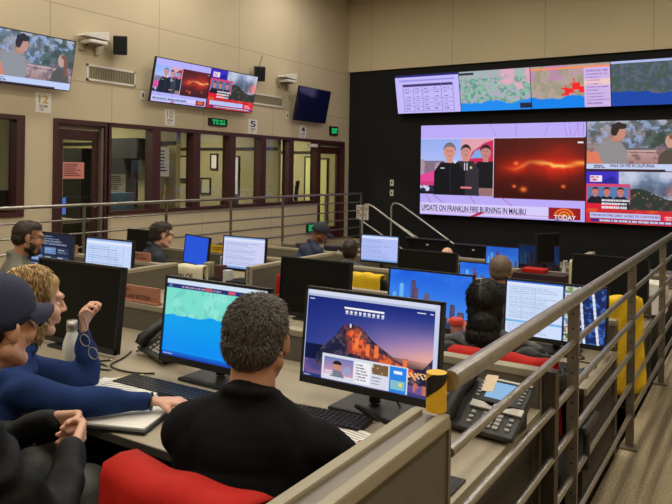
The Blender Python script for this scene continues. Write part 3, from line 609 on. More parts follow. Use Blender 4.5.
office_chair((-9.1, 10.3, 0), 1.2, 'dark office chair behind the fourth window', 'office_dark', False, top=1.05)
office_chair((-9.0, 12.2, 0), 2.2, 'dark chair behind the last window before the far door', 'office_dark', False, top=1.35)
t = thing('office_desk', 'pale desk with blue monitor light behind the first door glass', 'desk', (-9.6, 6.75, 0))
box(-.4, .4, -.6, .6, .70, .74).build('top', 'office_cabinet', t); box(-.38, .38, -.58, -.54, 0, .70).build('side_panel', 'office_cabinet', t); box(-.38, .38, .54, .58, 0, .70).build('side_panel', 'office_cabinet', t)
for i, y in enumerate((6.62, 6.98)):
    t = thing('office_monitor', ('left' if i == 0 else 'right')+' of two small blue lit monitors behind the first door glass', 'monitor', (-9.6, y-.1, .742))
    MB().box(.0, .03, -.15, .15, .06, .36).box(-.05, .06, -.08, .08, 0, .012).box(-.01, .01, -.02, .02, .01, .1).build('housing', 'black_plastic', t)
    box(.03, .034, -.14, .14, .075, .35).build('screen', E_BLUE, t)

# ------------------------------------------------------------------ ceiling fixtures (the room's light)
k = 0
for y in (-1.5, 1.6, 4.7, 7.8, 10.9):
    for x in (-7.2, -4.4, -1.6, 1.2):
        t = thing('ceiling_light', 'long rectangular ceiling light above the room', 'ceiling light', (x, y, CE), 0, 'ceiling lights over the pit')
        MB().box(-.32, .32, -.62, -.59, -.06, 0).box(-.32, .32, .59, .62, -.06, 0).box(-.32, -.29, -.59, .59, -.06, 0).box(.29, .32, -.59, .59, -.06, 0).build('frame', 'white_plastic', t)
        box(-.29, .29, -.59, .59, -.04, -.02).build('diffuser', E_CEIL, t)
        l = bpy.data.lights.new('ceiling_lamp', 'AREA'); l.shape = 'RECTANGLE'; l.size = .55; l.size_y = 1.15; l.color = (1, .94, .83)
        l.energy = CEIL_W*(.8 if y > 10 else 1)
        o = bpy.data.objects.new('lamp', l); COL.objects.link(o); o.parent = t; o.location = (0, 0, -.07)

# ------------------------------------------------------------------ railings
def railing(name, label, posts, x, y0, y1, top, rails, rt, rr, foot=0, post_w=.045):
    t = thing(name, label, 'railing', (x, y0, 0)); L = y1-y0
    tube([(0, 0, top), (0, L, top)], rt, 16).build('handrail', 'steel', t)
    for z in rails: tube([(0, 0, z), (0, L, z)], rr, 10).build('rail', 'steel', t)
    for y in posts:
        m = MB().box(-post_w/2, post_w/2, y-y0-.009, y-y0+.009, foot+.01, top-rt*.6).box(-.05, .05, y-y0-.05, y-y0+.05, foot, foot+.012)
        p = m.build('post', 'post_steel', t)
        for z in (rails if x > -1 and y < 8 else []):
            for dz in (-.05, .05): MB().lathe([(0, 0), (.0045, 0)], n=8, M=Tm(0, y-y0-.0095, z+.09+dz*.6, rx=pi/2)).build('bolt_hole', 'hole_dark', p)
    return t
RZ = [.915, .735, .555, .37, .19]
railing('walkway_railing', 'thick steel railing with five lower bars beside the right-hand carpeted walkway', [2.85, 4.30, 5.75, 7.2, 8.65], -.64, 1.56, 9.0, 1.09, RZ, .025, .0135)
railing('walkway_railing', 'long steel railing along the left walkway below the office windows', [4.3, 5.74, 7.18, 8.62, 10.06, 11.5, 12.93], -7.45, 2.8, 12.95, 1.10, RZ, .022, .013)
# stair handrails at the end of the left walkway
def stair_rail(x, y, label, xe):
    t = thing('stair_handrail', label, 'handrail', (x, y, -.0)); L = xe-x; slope = -.62
    tube([(0, 0, -.0), (0, 0, .80), (.05, 0, .87), (.14, 0, .88), (.26, 0, .84), (L, 0, .84+slope*(L-.26)), (L+.02, 0, .84+slope*(L-.26)-.06), (L+.02, 0, -.60)], .02, 12).build('handrail', 'chrome_rail', t)
    tube([(.02, 0, .50), (L*.98, 0, .50+slope*(L*.98-.2))], .014, 10).build('lower_rail', 'chrome_rail', t)
stair_rail(-7.28, 12.7, 'shiny handrail descending from the walkway end, nearer of the two', -5.75)
stair_rail(-7.05, 13.6, 'shiny handrail descending beside the black front wall, farther of the two', -5.2)
st = MB()
for i in range(4): st.box(-7.41+i*.3, -7.41+(i+1)*.3, 12.75, 13.55, -.62, -.12-i*.13)
tag(st.build('stair_flight', 'floor_pit'), 'short dark stair flight between the two shiny handrails', 'stairs')
t = thing('paper_sign', 'orange and white lettered paper sign hung at the end of the left railing', 'sign', (-7.36, 12.84, .69))
box(-.15, .15, -.005, .005, -.16, .16).build('sheet', 'paper', t)
text('OPEN\nTV/VJ', .26, .25, 'terracotta', t, Tm(0, -.008, 0))

# ------------------------------------------------------------------ things on the left wall
def television(y0, y1, zt, zb, label, pics, tilt, xo=.16):
    """screen facing +x, bottom hung xo off the wall, top leaning out"""
    W = y1-y0; H = zt-zb; t = thing('wall_television', label, 'television', (LW+xo, (y0+y1)/2, zb), -pi/2*0)
    # local frame: width along y, faces +x. Build facing -y then rotate
    A = Matrix.Rotation(pi/2, 4, 'Z') @ Matrix.Rotation(tilt, 4, 'X')
    box(-W/2, W/2, 0, .045, 0, H, b=.008, M=A).build('housing', 'black_plastic', t)
    tube([(-.12, .0, H*.5), (-xo+.0, 0, H*.5)], .03).box(-xo, -xo+.02, -.2, .2, H*.25, H*.75).build('wall_bracket', 'black_plastic', t)
    n = len(pics)
    for i, p in enumerate(pics):
        cx = -W/2 + (i+.5)*W/n; w_ = W/n-.025
        M = A @ Tm(cx, -.002, H/2)
        if p is None: box(-w_/2, w_/2, 0, .001, -H/2+.015, H/2-.015, M=M).build('screen', 'tv_off_blue_sheen', t)
        else: picture(p, w_, H-.03, M_TV, t, M)
    return t
def tvp(c, tint): 
    c.a = c.a*.9+np.array(tint)*.12; return c
television(4.86, 6.06, 3.345, 2.64, 'wall television showing two people talking outdoors, nearest and leftmost on the beige wall', [tvp(pic_interview(190, 112), (120, 190, 255))], .20)
television(7.52, 10.06, 3.36, 2.645, 'extra wide wall television pair of news pictures, three men and a fire beside smoke', [tvp(pic_news(180, 104, True), (120, 200, 255)), pic_smoke(180, 104)], .20)
television(11.42, 12.62, 3.345, 2.62, 'wall television switched off with a dark blue sheen beside the far exit sign', [None], .20)
def speaker(y, z, label, ant=False):
    t = thing('wall_speaker', label, 'speaker', (LW+.02, y, z), -.75)
    box(.10, .30, -.10, .10, -.14, .14, b=.015, M=Tm(ry=.2)).build('cabinet', 'black_plastic', t)
    box(.30, .305, -.085, .085, -.12, .12, M=Tm(ry=.2)).build('front_grille', 'black_matte', t)
    MB().tube([(-.0, 0, 0), (.12, 0, 0)], .015).box(-.005, .01, -.05, .05, -.09, .05).build('bracket', 'white_plastic', t)
    if ant: tube([(.14, .0, .12), (.16, .06, .32)], .006).build('cable', 'black_plastic', t)
speaker(7.06, 3.47, 'black wall speaker right of the nearest television'); speaker(10.4, 3.47, 'black wall speaker right of the wide double television', True)
def wcam(y, z, label):
    t = thing('wall_projector', label, 'wall device', (LW, y, z))
    MB().prism([(-.2, .1), (.2, .02), (.22, -.02), (-.2, -.03)], 0, .2, M=Tm(.04, 0, .04, rz=pi/2+pi)).build('hood', 'white_plastic', t)
    MB().box(.02, .26, -.14, .16, -.07, -.02, b=.015).build('lamp_head', 'white_plastic', t)
    box(0, .04, -.16, -.08, -.16, -.06).build('mount', 'grille', t); box(0, .04, .12, .18, -.2, -.06).build('mount', 'grille', t)
    box(.05, .2, -.08, .1, -.09, -.07).build('lens_panel', 'cap_metal', t)
wcam(6.46, 3.44, 'white wall-mounted projector hood beside the nearest television'); wcam(11.2, 3.44, 'white wall-mounted projector hood beside the switched-off television')
def vent(y0, y1, z0, z1, label):
    t = thing('air_vent', label, 'vent', (LW, (y0+y1)/2, (z0+z1)/2)); w_, h_ = (y1-y0)/2, (z1-z0)/2
    MB().box(0, .02, -w_, w_, h_-.03, h_).box(0, .02, -w_, w_, -h_, -h_+.03).box(0, .02, -w_, -w_+.03, -h_, h_).box(0, .02, w_-.03, w_, -h_, h_).build('frame', 'white_plastic', t)
    box(0, .004, -w_+.03, w_-.03, -h_+.03, h_-.03).build('backing', 'grille_dark', t)
    m = MB(); n = int((y1-y0-.06)/.03)
    for i in range(n): m.box(.004, .016, -w_+.035+i*.03, -w_+.035+i*.03+.012, -h_+.03, h_-.03)
    m.build('slats', 'grille', t)
vent(6.45, 7.36, 2.86, 3.10, 'rectangular slatted vent under the nearest wall speaker'); vent(10.2, 11.25, 2.86, 3.08, 'rectangular slatted vent behind the double television end')
def numbered(y0, y1, z0, z1, s, label, sub=True, m='text_dark'):
    t = thing('paper_notice', label, 'notice', (LW, (y0+y1)/2, (z0+z1)/2), 0, 'numbered notices over the windows'); w_, h_ = y1-y0, z1-z0
    box(0, .006, -w_/2, w_/2, -h_/2, h_/2).build('sheet', 'paper', t)
    text(s, w_*.62, h_*.42, m, t, Tm(.008, 0, h_*.18, rz=pi/2))
    text('ROOM\n110', w_*.5, h_*.3, 'text_dark', t, Tm(.008, 0, -h_*.26, rz=pi/2))
numbered(5.64, 5.88, 2.33, 2.60, '12', 'white notice with a large amber 12 between the first window and door', m='amber_ink')
numbered(8.0, 8.22, 2.30, 2.57, '10', 'white notice under the left half of the double television', m='grille')
numbered(10.15, 10.42, 2.28, 2.56, '5', 'white notice with a blue block between green clock sign and vent', m='blue_ink')
numbered(11.86, 12.1, 2.28, 2.55, '4', 'white notice with a blue block under the switched-off television', m='blue_ink')
def outlet(x, y, z, label, wall='l'):
    t = thing('wall_outlet', label, 'outlet', (x, y, z), 0 if wall == 'l' else -pi/2)
    box(0, .008, -.045, .045, -.07, .07, b=.003).build('plate', 'white_plastic', t); box(.008, .012, -.015, .015, -.03, .03).build('socket', 'office_dark', t)
outlet(LW, 7.52, 2.75, 'white outlet plate left of the double television'); outlet(LW, 11.4, 2.72, 'white outlet plate left of the switched-off television')
for z, l_ in ((1.33, 'upper of two white plates on the black front wall'), (1.10, 'lower of two white plates on the black front wall')): outlet(-7.2, FW, z, l_, 'f')
def exit_sign(y0, y1, z0, z1, s, label, dots=False):
    t = thing('exit_sign', label, 'sign', (LW, (y0+y1)/2, (z0+z1)/2)); w_, h_ = y1-y0, z1-z0
    box(0, .05, -w_/2, w_/2, -h_/2, h_/2, b=.006).build('housing', 'sign_black', t)
    if s == 'EXIT': box(.05, .053, -w_*.42, w_*.42, -h_*.38, h_*.38).build('face', 'sign_green', t)
    text(s, w_*.74, h_*(.56 if s == 'EXIT' else .66), E_GREEN, t, Tm(.055, 0, 0, rz=pi/2))
exit_sign(9.03, 9.50, 2.37, 2.50, '00:41\n12:00', 'black sign with two rows of green digits under the double television')
exit_sign(13.02, 13.34, 2.40, 2.60, 'EXIT', 'green EXIT sign above the far door'); exit_sign(12.15, 12.42, .22, .45, 'EXIT', 'low green EXIT sign near the walkway floor beside the far door')
t = poster(6.12, 6.50, 1.42, 1.66, LW-.085, 'pink paper notice taped on the glass of the first door', 'paper_notice', 'pink_paper', seed=9)
tag(box(LW-.05, LW+.035, 12.25, 12.52, 2.10, 2.17).build('door_label', 'white_plastic'), 'small white label plate on the frame of the last window', 'label')

# ------------------------------------------------------------------ displays on the front wall
def wall_screen(x0, x1, z0, z1, y, label, cv, top_out=0, dep=.12):
    k = (y+.0)/13.9; x0, x1, z0, z1 = x0*k, x1*k, 1.6+(z0-1.6)*k, 1.6+(z1-1.6)*k
    w_, h_ = x1-x0, z1-z0; t = thing('wall_display', label, 'display', ((x0+x1)/2, y, z0)); a = math.atan2(top_out, h_) if top_out else 0
    M0 = Matrix.Rotation(a, 4, 'X')
    box(-w_/2, w_/2, 0, dep, 0, h_, M=M0).build('housing', 'black_plastic', t)
    picture(cv, w_-.012, h_-.012, M_WALL_SCREEN, t, M0 @ Tm(0, -.003, h_/2)); return t
t = wall_screen(-6.49, -2.935, .648, 2.63, FW-.14, 'largest wall display, news of three officials and a night wildfire', pic_news())
text('UPDATE ON FRANKLIN FIRE BURNING IN MALIBU', 2.32, .125, E_DARKTXT, t, Tm(-.555, -.006, .155), 'headline')
text('TODAY', .42, .085, E_WHITE, t, Tm(1.375, -.006, .075), 'programme_name')
text('8:03        71°', .36, .05, E_DARKTXT, t, Tm(1.36, -.006, -.02+.03), 'time_line')
t = wall_screen(-2.93, -1.17, 1.665, 2.63, FW-.14, 'upper right wall display of a man and a long-haired woman outdoors', pic_interview())
text('WALK ON FIRE IN CALIFORNIA', .78, .06, E_DARKTXT, t, Tm(-.05, -.006, .10), 'headline')
t = wall_screen(-2.93, -1.17, .648, 1.66, FW-.14, 'lower right wall display of smoke over hills with red news banners', pic_smoke())
text('FRANKLIN FIRE 2,800+ ACRES 7% CONTAINED', 1.2, .05, E_REDTXT, t, Tm(-.16, -.006, .155), 'headline')
for i, (p, l_) in enumerate(((pic_table(), 'tilted upper display of a pale table of cells, leftmost of the row'), (pic_map1(), 'tilted upper display of a green coast map with blue sea'),
                             (pic_map2(), 'tilted upper display of a tan map with red patches under an orange bar'), (pic_map3(), 'tilted upper display of a dark satellite coast map'))):
    wall_screen(-7.07+i*1.53, -5.54+i*1.53-.002, 2.905, 3.765, FW-.2, l_, p, .20)
#@@PART3
# ================================================================== DESKS AND PARTITIONS
def worktop(y0, y1, x0, x1, fl, z, label):
    t = thing('worktop', label, 'desk', ((x0+x1)/2, y0, fl)); h = z-fl; w_ = (x1-x0)/2; d = y1-y0
    box(-w_, w_, 0, d, h-.03, h, b=.004).build('top', 'worktop', t)
    box(-w_, w_, -.004, 0, h-.028, h-.002).build('front_edge', 'worktop_edge', t)
    box(w_, w_+.012, 0, d, h-.03, h+.001).build('end_trim', 'partition_cap', t)
    n = max(2, int(round(2*w_/1.6))+1)
    for i in range(n):
        x = -w_+.02+i*(2*w_-.06)/(n-1); box(x, x+.025, .06, d-.02, 0, h-.03).build('side_panel', 'desk_dark', t)
    box(-w_+.03, w_-.03, d-.05, d-.03, .12, h-.03).build('modesty_panel', 'desk_dark', t); return t
def panel_x(y, x0, x1, fl, top, label, th=.055):
    t = thing('back_partition', label, 'partition', ((x0+x1)/2, y, fl)); w_ = (x1-x0)/2; h = top-fl
    box(-w_, w_, 0, th, .02, h-.03).build('fabric_panel', 'partition_fabric', t)
    box(-w_, w_, -.004, th+.004, h-.03, h, b=.005).build('top_cap', 'partition_cap', t); box(-w_, w_, -.002, th+.002, h-.15, h-.142).build('seam_strip', 'partition_cap', t)
    return t
def panel_y(x, y0, y1, fl, top, label, th=.055, end='partition_cap'):
    t = thing('divider_partition', label, 'partition', (x, y0, fl)); L = y1-y0; h = top-fl
    box(-th/2, th/2, .012, L, .002, h-.03).build('fabric_panel', 'partition_fabric', t)
    box(-th/2-.004, th/2+.004, 0, L, h-.03, h, b=.005).build('top_cap', 'partition_cap', t)
    box(-th/2-.002, th/2+.002, 0, .012, .002, h-.03).build('end_post', end, t); return t
ROW = [(1.50, 2.52, -3.9, -.69, 0, .73, .87, 'front-row long beige worktop with the coast map and castle screens'),
       (3.30, 4.10, -6.2, -.69, -.14, .60, .83, 'second-row long beige worktop behind the red-covered chair'),
       (5.00, 5.74, -6.9, -.72, -.25, .49, .66, 'third-row worktop under the cluttered white monitor'),
       (6.80, 7.72, -6.9, -.9, -.42, .32, .50, 'fourth-row worktop with a white screen and blue skyline screen'),
       (8.50, 9.30, -6.9, -.9, -.55, .19, .36, 'rear-row worktop before the black front wall')]
for y0, y1, x0, x1, fl, z, pt, l_ in ROW:
    worktop(y0, y1, x0, x1, fl, z, l_)
    if y0 == 3.30:
        panel_x(y1+.012, x0, -4.23, fl, .78, 'back partition of the second row left of the lettered divider end')
        panel_x(y1+.012, -3.0, x1, fl, .77, 'back partition of the second row behind the blue skyline monitor')
    else: panel_x(y1+.012, x0, x1, fl, pt, 'low fabric partition along the back of the '+l_.split(' ', 1)[0]+' worktop')
t = thing('partition_post', 'dark bronze square post at the right end of the front-row back partition', 'post', (-.655, 2.55, 0))
box(-.028, .028, -.028, .028, -.0, .875, b=.003).build('post', 'bronze', t); box(-.028, -.02, -.034, -.028, 0, .87).build('edge_strip', 'cap_metal', t)
panel_y(-4.195, 3.42, 4.16, .60, .80, 'low divider left of the coast map screen in the second row', end='desk_dark')
worktop(4.62, 4.99, -4.15, -3.68, -.25, .49, 'short side worktop below the lettered divider end')
panel_y(-3.64, 4.45, 4.99, -.25, .78, 'low divider with lettered end right of the cluttered white monitor')
panel_y(-3.64, 5.0, 5.73, .49, .78, 'continuing low divider behind the lettered one', end='partition_fabric')
text('R\nA\nT\nS', .025, .13, 'text_dark', bpy.data.objects['divider_partition.001'], Tm(0, -.004, .96))
panel_y(-1.55, 6.82, 7.71, .32, .76, 'long low divider with pale cap on the right beyond the bald man')
# big near partition with striped pad
t = thing('near_partition', 'large grey partition in the foreground, pale rails and metal cap on top', 'partition', (-.675, -.4, 0)); L = 1.93
box(-.04, .04, 0, L, .0, .99).build('fabric_panel', 'partition_fabric', t)
box(-.05, -.022, 0, L, .985, 1.02, b=.006).build('cap_rail', 'partition_cap', t); box(.022, .05, 0, L, .985, 1.02, b=.006).build('cap_rail', 'partition_cap', t)
box(-.022, .022, 0, L, .985, 1.008).build('cap_channel', 'cap_metal', t)
box(-.046, .046, L, L+.014, 0, 1.0).build('end_plate', 'cap_metal', t)
t = thing('striped_pad', 'yellow and black striped pad on the post where the railing meets the partition', 'pad', (-.663, 1.53, 1.022))
tube([(0, 0, 0), (0, 0, .092)], .025, 24).build('pad', 'tape_yellow', t)
m = MB(); n = 24
for k in range(n):
    a0, a1 = 2*pi*k/n, 2*pi*(k+1)/n; f0, f1 = .012+.10*(k/n), .012+.10*((k+1)/n)
    q = lambda a, z: (.0256*cos(a+2.4), .0256*sin(a+2.4), max(0, min(.0925, z)))
    m.add([q(a0, f0*1.15-.01), q(a1, f1*1.15-.01), q(a1, f1*1.15+.035), q(a0, f0*1.15+.035)], [(0, 1, 2, 3)])
m.build('stripe', 'tape_black', t)

# ------------------------------------------------------------------ monitors
def monitor(label, x0, y, zt, wd, dz, cv=None, ratio=.635, tilt=.10, yaw=0, group=None, back=False):
    h = wd*ratio; t = thing('desk_monitor', label, 'monitor', (x0+wd/2, y, dz+.002), yaw, group); top = zt-dz; zc = top-h
    A = Tm(0, -tilt*h*.5, zc) @ Matrix.Rotation(-tilt, 4, 'X')
    m = MB().box(-wd/2, wd/2, .004, .03, 0, h, b=.004, M=A).box(-wd*.3, wd*.3, .028, .055, h*.2, h*.75, b=.008, M=A)
    m.build('housing', 'black_plastic', t)
    m = MB().box(-wd/2, wd/2, -.004, .006, h-.011, h, M=A).box(-wd/2, wd/2, -.004, .006, 0, .026, M=A).box(-wd/2, -wd/2+.009, -.004, .006, 0, h, M=A).box(wd/2-.009, wd/2, -.004, .006, 0, h, M=A)
    m.build('bezel', 'black_plastic', t)
    M = A @ Tm(0, .002, (h+.015)/2); 
    if cv is None: box(-wd/2+.008, wd/2-.008, 0, .004, -(h-.04)/2, (h-.04)/2, M=M).build('screen', 'screen_off', t)
    else: picture(cv, wd-.018, h-.037, M_SCREEN, t, M)
    tube([(0, .06, .02), (0, .055, zc+h*.5)], .022, 10).build('stand_post', 'black_plastic', t)
    MB().box(-.13, .13, -.06, .13, 0, .012, b=.005).build('stand_base', 'black_plastic', t)
    tube([(0, .05, zc+.06), (.02, .10, zc-.02), (.05, .09, .06), (.10, .07, .016)], .004, 6).build('cable', 'black_plastic', t)
    return t
monitor('large black unlit monitor in front of the woman with blond hair', -3.085, 2.096, 1.14, .62, .73)
monitor('monitor with a turquoise and blue coast map, left of the man with grey hair', -2.165, 2.075, 1.138, .56, .73, pic_mapapp())
monitor('monitor showing an orange-lit hilltop castle at dusk', -1.479, 2.14, 1.155, .565, .73, pic_castle())
monitor('near monitor with a blue city skyline behind the castle monitor', -1.986, 3.80, .995, .56, .60, pic_skyline())
monitor('monitor split between pale text and an aerial street map, beside the right railing', -1.256, 3.86, .99, .565, .60, pic_doc(), ratio=.60)
monitor('large black unlit monitor just beyond the man with grey hair', -2.798, 3.754, 1.005, .56, .60, ratio=.70)
monitor('white spreadsheet monitor between two dark monitors at left', -4.782, 3.70, 1.014, .57, .60, pic_sheet(), tilt=.06)
monitor('dark dashboard monitor in front of the bearded man', -5.394, 3.6, 1.035, .57, .60, pic_dash(), tilt=.06)
monitor('white document monitor above the desk clutter, below the left railing', -4.591, 5.197, .93, .54, .49, pic_sheet(seed=9, grid=False, col=(206, 208, 244)), tilt=.07)
monitor('white document monitor nearest the stair handrails', -4.285, 7.447, .80, .53, .32, pic_sheet(seed=12, grid=False, col=(176, 190, 246)), ratio=.66, tilt=.05)
monitor('wide black unlit monitor above the yellow-covered chair', -2.752, 5.449, .907, .56, .49)
monitor('black unlit monitor left of the small bald head', -2.18, 5.6, .86, .40, .49, tilt=.02) if False else None
monitor('middle blue skyline monitor with the bald head above it', -2.763, 6.93, .64, .56, .32, pic_skyline(120, 76), ratio=.6)
monitor('farthest blue skyline monitor in the rear row', -3.17, 8.9, .61, .54, .19, pic_skyline(100, 64, dim=.9))
monitor('dim blue monitor turned aside right of the farthest skyline monitor', -2.62, 8.62, .69, .50, .19, pic_skyline(90, 60, dim=.35), yaw=.35, tilt=.03)
monitor('tall black monitor turned aside beyond the man with the shaved grey head', -2.44, 8.60, .85, .38, .19, None, yaw=1.05, tilt=.03, ratio=1.0)
monitor('large black unlit monitor behind the right railing', -1.284, 5.60, .965, .57, .49, None, ratio=.66, yaw=-.05)
monitor('small blue monitor right of the man with spiky hair and dark jacket', -5.46, 5.45, .865, .52, .49, Cv(40, 26, (34, 84, 214)), yaw=-.3)
monitor('black unlit monitor left of the man with spiky hair and dark jacket', -6.3, 5.45, .88, .55, .49)
# backs of small monitors at the front tables
def tilted_display(x, y, z, wd, h, label, yaw=0, col='black_plastic', tilt=.35):
    t = thing('tilted_display', label, 'monitor', (x, y, z), yaw); A = Matrix.Rotation(tilt, 4, 'X')
    m = MB().prism([(-wd*.36, 0), (wd*.36, 0), (wd/2, h), (-wd/2, h)], 0, .05, M=A @ Tm(0, 0, .04)); m.build('housing', col, t)
    box(-.1, .1, -.1, .1, 0, .012).build('stand_base', 'black_plastic', t); tube([(0, 0, .01), (0, .03, .10)], .02).build('stand_post', 'black_plastic', t)
    box(-.02, .02, -.006, -.001, h*.6, h*.7, M=A @ Tm(0, 0, .04)).build('badge', 'paper', t); return t

# ------------------------------------------------------------------ front tables
def front_table(x, y, wd, dp, z0, z, label, cloth='black_matte'):
    t = thing('front_table', label, 'table', (x, y, z0)); h = z-z0
    box(-wd/2, wd/2, -dp/2, dp/2, h-.035, h, b=.004).build('top', 'table_grey', t)
    for sx in (-1, 1):
        for sy in (-1, 1): tube([(sx*(wd/2-.06), sy*(dp/2-.06), 0), (sx*(wd/2-.06), sy*(dp/2-.06), h-.035)], .02, 8).build('leg', 'black_plastic', t)
    box(-wd/2+.03, wd/2-.03, -dp/2+.02, -dp/2+.035, .05, h-.035).build('skirt', cloth, t); return t
front_table(-4.1, 10.6, 2.0, .7, -.62, .18, 'front table carrying the tilted black displays')
front_table(-1.9, 10.7, 2.2, .7, -.62, .20, 'front table on the right with papers, below the big displays')
tilted_display(-4.72, 10.5, .18, .80, .27, 'wide black tilted display left of centre on the front table')
tilted_display(-3.92, 10.5, .18, .66, .22, 'low black tilted display right of centre on the front table')
tilted_display(-5.55, 9.0, .19, .50, .20, 'dark purple tilted display right of the paper sign, right one of the pair', .2, 'dark_purple')
tilted_display(-6.15, 9.0, .19, .46, .18, 'dark purple tilted display under the paper sign, left one of the pair', -.2, 'dark_purple')
def block(name, label, cat, x, y, z, sx, sy, sz, m, rz=0, b=.004, part='body', extra=None):
    t = thing(name, label, cat, (x, y, z), rz); box(-sx/2, sx/2, -sy/2, sy/2, 0, sz, b=b).build(part, m, t)
    if extra: extra(t)
    return t
def papers(x, y, z, label, n=6, w_=.21, d=.29, rz=0, m='paper', cat='papers', sp=.01):
    t = thing('paper_stack', label, cat, (x, y, z), rz); mb = MB(); rg = random.Random(int(x*100))
    for i in range(n): mb.box(-w_/2, w_/2, -d/2, d/2, i*.0025, i*.0025+.002, M=Tm(rg.uniform(-sp, sp), rg.uniform(-sp, sp), 0, rz=rg.uniform(-.06, .06)))
    mb.build('sheets', m, t)
    l = MB()
    for i in range(9): l.box(-w_*.38, w_*rg.uniform(.1, .38), d*.38-i*d*.085, d*.38-i*d*.085+.003, n*.0025-.0005, n*.0025+.0005)
    l.build('printed_lines', 'key_grey', t); return t
papers(-2.0, 10.55, .20, 'white open booklet on the right front table', 8, .42, .28); papers(-2.75, 10.6, .20, 'manila paper on the right front table', 3, .2, .26, m='manila')
papers(-3.2, 10.7, .18, 'crumpled white papers between the two black tilted displays', 10, .35, .25, .3, sp=.05)

# ------------------------------------------------------------------ phones, keyboards, mice
def phone(x, y, z, rz, label, note=False, sc=1.0):
    t = thing('desk_phone', label, 'phone', (x, y, z+.001), rz); t.scale = (sc,)*3
    A = Tm(0, 0, .012) @ Matrix.Rotation(.50, 4, 'X')     # slab rising to the back; u right, v up the slope
    MB().box(-.13, .13, 0, .215, 0, .022, b=.006, M=A).build('body', 'phone_grey', t)
    MB().prism([(.03, 0), (.18, 0), (.19, .085), (.03, .015)], -.09, .11, M=Tm(rz=pi/2) @ Tm(0, -.01, 0)).build('stand', 'black_plastic', t)
    MB().box(-.045, .13, .112, .215, .022, .034, b=.004, M=A).build('display_surround', 'black_plastic', t)
    MB().prism([(-.045, .085), (.13, .085), (.13, .112), (.095, .110), (.07, .098), (.02, .098), (-.005, .110), (-.045, .112)], -.003, .004, M=A @ Tm(0, 0, .028, rx=0) @ Matrix(((1,0,0,0),(0,0,1,0),(0,1,0,0),(0,0,0,1)))).box(-.04, .125, .206, .214, .034, .038, M=A).build('silver_bezel', 'phone_silver', t)
    box(-.012, .088, .130, .200, .034, .0355, M=A).build('display', E_PHONE, t)
    for i in range(5):
        for s_ in (-.035, .108): box(s_-.006, s_+.006, .128+i*.015, .134+i*.015, .034, .037, M=A).build('line_button', 'key_grey', t)
    b = MB().lathe([(0, .030), (.013, .030), (.013, .036), (.010, .038), (.0, .038)], (.045, .098, 0), 20, M=A); b.build('navigation_ring', 'phone_silver', t)
    for i in range(4):
        for j in range(3): box(.010+j*.024, .028+j*.024, .018+i*.016, .030+i*.016, .022, .028, M=A, b=.002).build('key', 'key_grey', t)
    for i in range(3):
        for u in (.098, -.03): box(u, u+.014, .022+i*.02, .032+i*.02, .022, .027, M=A).build('key', 'key_grey', t)
    b = MB().tube([(-.088, .005, .040), (-.088, .03, .052), (-.088, .11, .058), (-.088, .185, .052), (-.088, .212, .040)], [.022, .029, .022, .029, .022], 14, M=A)
    b.build('handset', 'black_plastic', t)
    tube([(-.10, .02, .02), (-.15, .0, .006), (-.17, .06, .006), (-.14, .14, .006)], .004, 6).build('cord', 'black_plastic', t)
    if note: MB().box(-.012, .028, .15, .225, .037, .0385, M=A @ Tm(rz=.12)).build('paper_tag', 'tag_paper', t)
    return t
phone(-.79, 2.13, .73, -.10, 'large desk phone with lit blue display beside the railing', True, 1.04)
phone(-2.33, 2.16, .73, -.35, 'black desk phone between the black monitor and the coast map monitor', False, 1.05)
def keyboard(x, y, z, rz, label, wd=.42):
    t = thing('keyboard', label, 'keyboard', (x, y, z+.001), rz); box(-wd/2, wd/2, -.065, .065, 0, .014, b=.004).build('body', 'black_plastic', t)
    k = MB(); n = int(wd/.02)
    for r_ in range(6):
        for c_ in range(n): k.box(-wd/2+.008+c_*.0198, -wd/2+.024+c_*.0198, -.058+r_*.0195, -.043+r_*.0195, .014, .020)
    k.build('keys', 'key_black', t); return t
keyboard(-1.97, 1.89, .73, .02, 'black keyboard below the coast map monitor', .44); keyboard(-1.32, 1.98, .73, .1, 'black keyboard left of the castle monitor stand', .40)
keyboard(-1.00, 3.58, .60, -.02, 'black keyboard in front of the split text and street map monitor', .36)
keyboard(-4.5, 5.12, .49, .1, 'dark keyboard below the white document monitor with clutter', .40)
def mouse(x, y, z, label):
    t = thing('computer_mouse', label, 'mouse', (x, y, z+.001)); MB().ell((0, 0, .012), (.032, .055, .022)).build('body', 'black_plastic', t); box(-.003, .003, .02, .04, .03, .036).build('wheel', 'key_grey', t)
mouse(-.745, 3.50, .60, 'black mouse at the right end of the second-row worktop')
mouse(-5.2, 3.42, .60, 'black mouse in front of the bearded man')
def cable(pts, r, label, m='black_plastic'): tag(tube(pts, r, 6).build('cable', m), label, 'cable')
def smooth(pts, n=6):
    P = [Vector(p) for p in pts]; out = []
    for i in range(len(P)-1):
        a, b_, c_, d = P[max(i-1, 0)], P[i], P[i+1], P[min(i+2, len(P)-1)]
        for k in range(n):
            t_ = k/n; out.append(.5*((2*b_)+(c_-a)*t_+(2*a-5*b_+4*c_-d)*t_*t_+(3*b_-a-3*c_+d)*t_**3))
    return out+[P[-1]]
cable(smooth([(-.86, 3.9, .61), (-.80, 3.82, .606), (-.86, 3.76, .606), (-.72, 3.72, .606), (-.75, 3.55, .606)]), .004, 'thin black cable looping beside the mouse on the second-row worktop')
cable(smooth([(-.72, 3.98, .61), (-.70, 3.9, .66), (-.74, 3.94, .74), (-.71, 3.97, .66), (-.73, 3.92, .63), (-.70, 3.85, .64), (-.72, 3.97, .72), (-.715, 4.02, .61)]), .006, 'tangled black cables at the right end of the second row')
cable(smooth([(-1.12, 2.07, .74), (-1.16, 2.0, .80), (-1.10, 1.97, .81), (-1.06, 2.02, .76), (-1.02, 2.05, .745), (-.97, 1.98, .738)]), .007, 'thick black cable loop under the castle monitor')
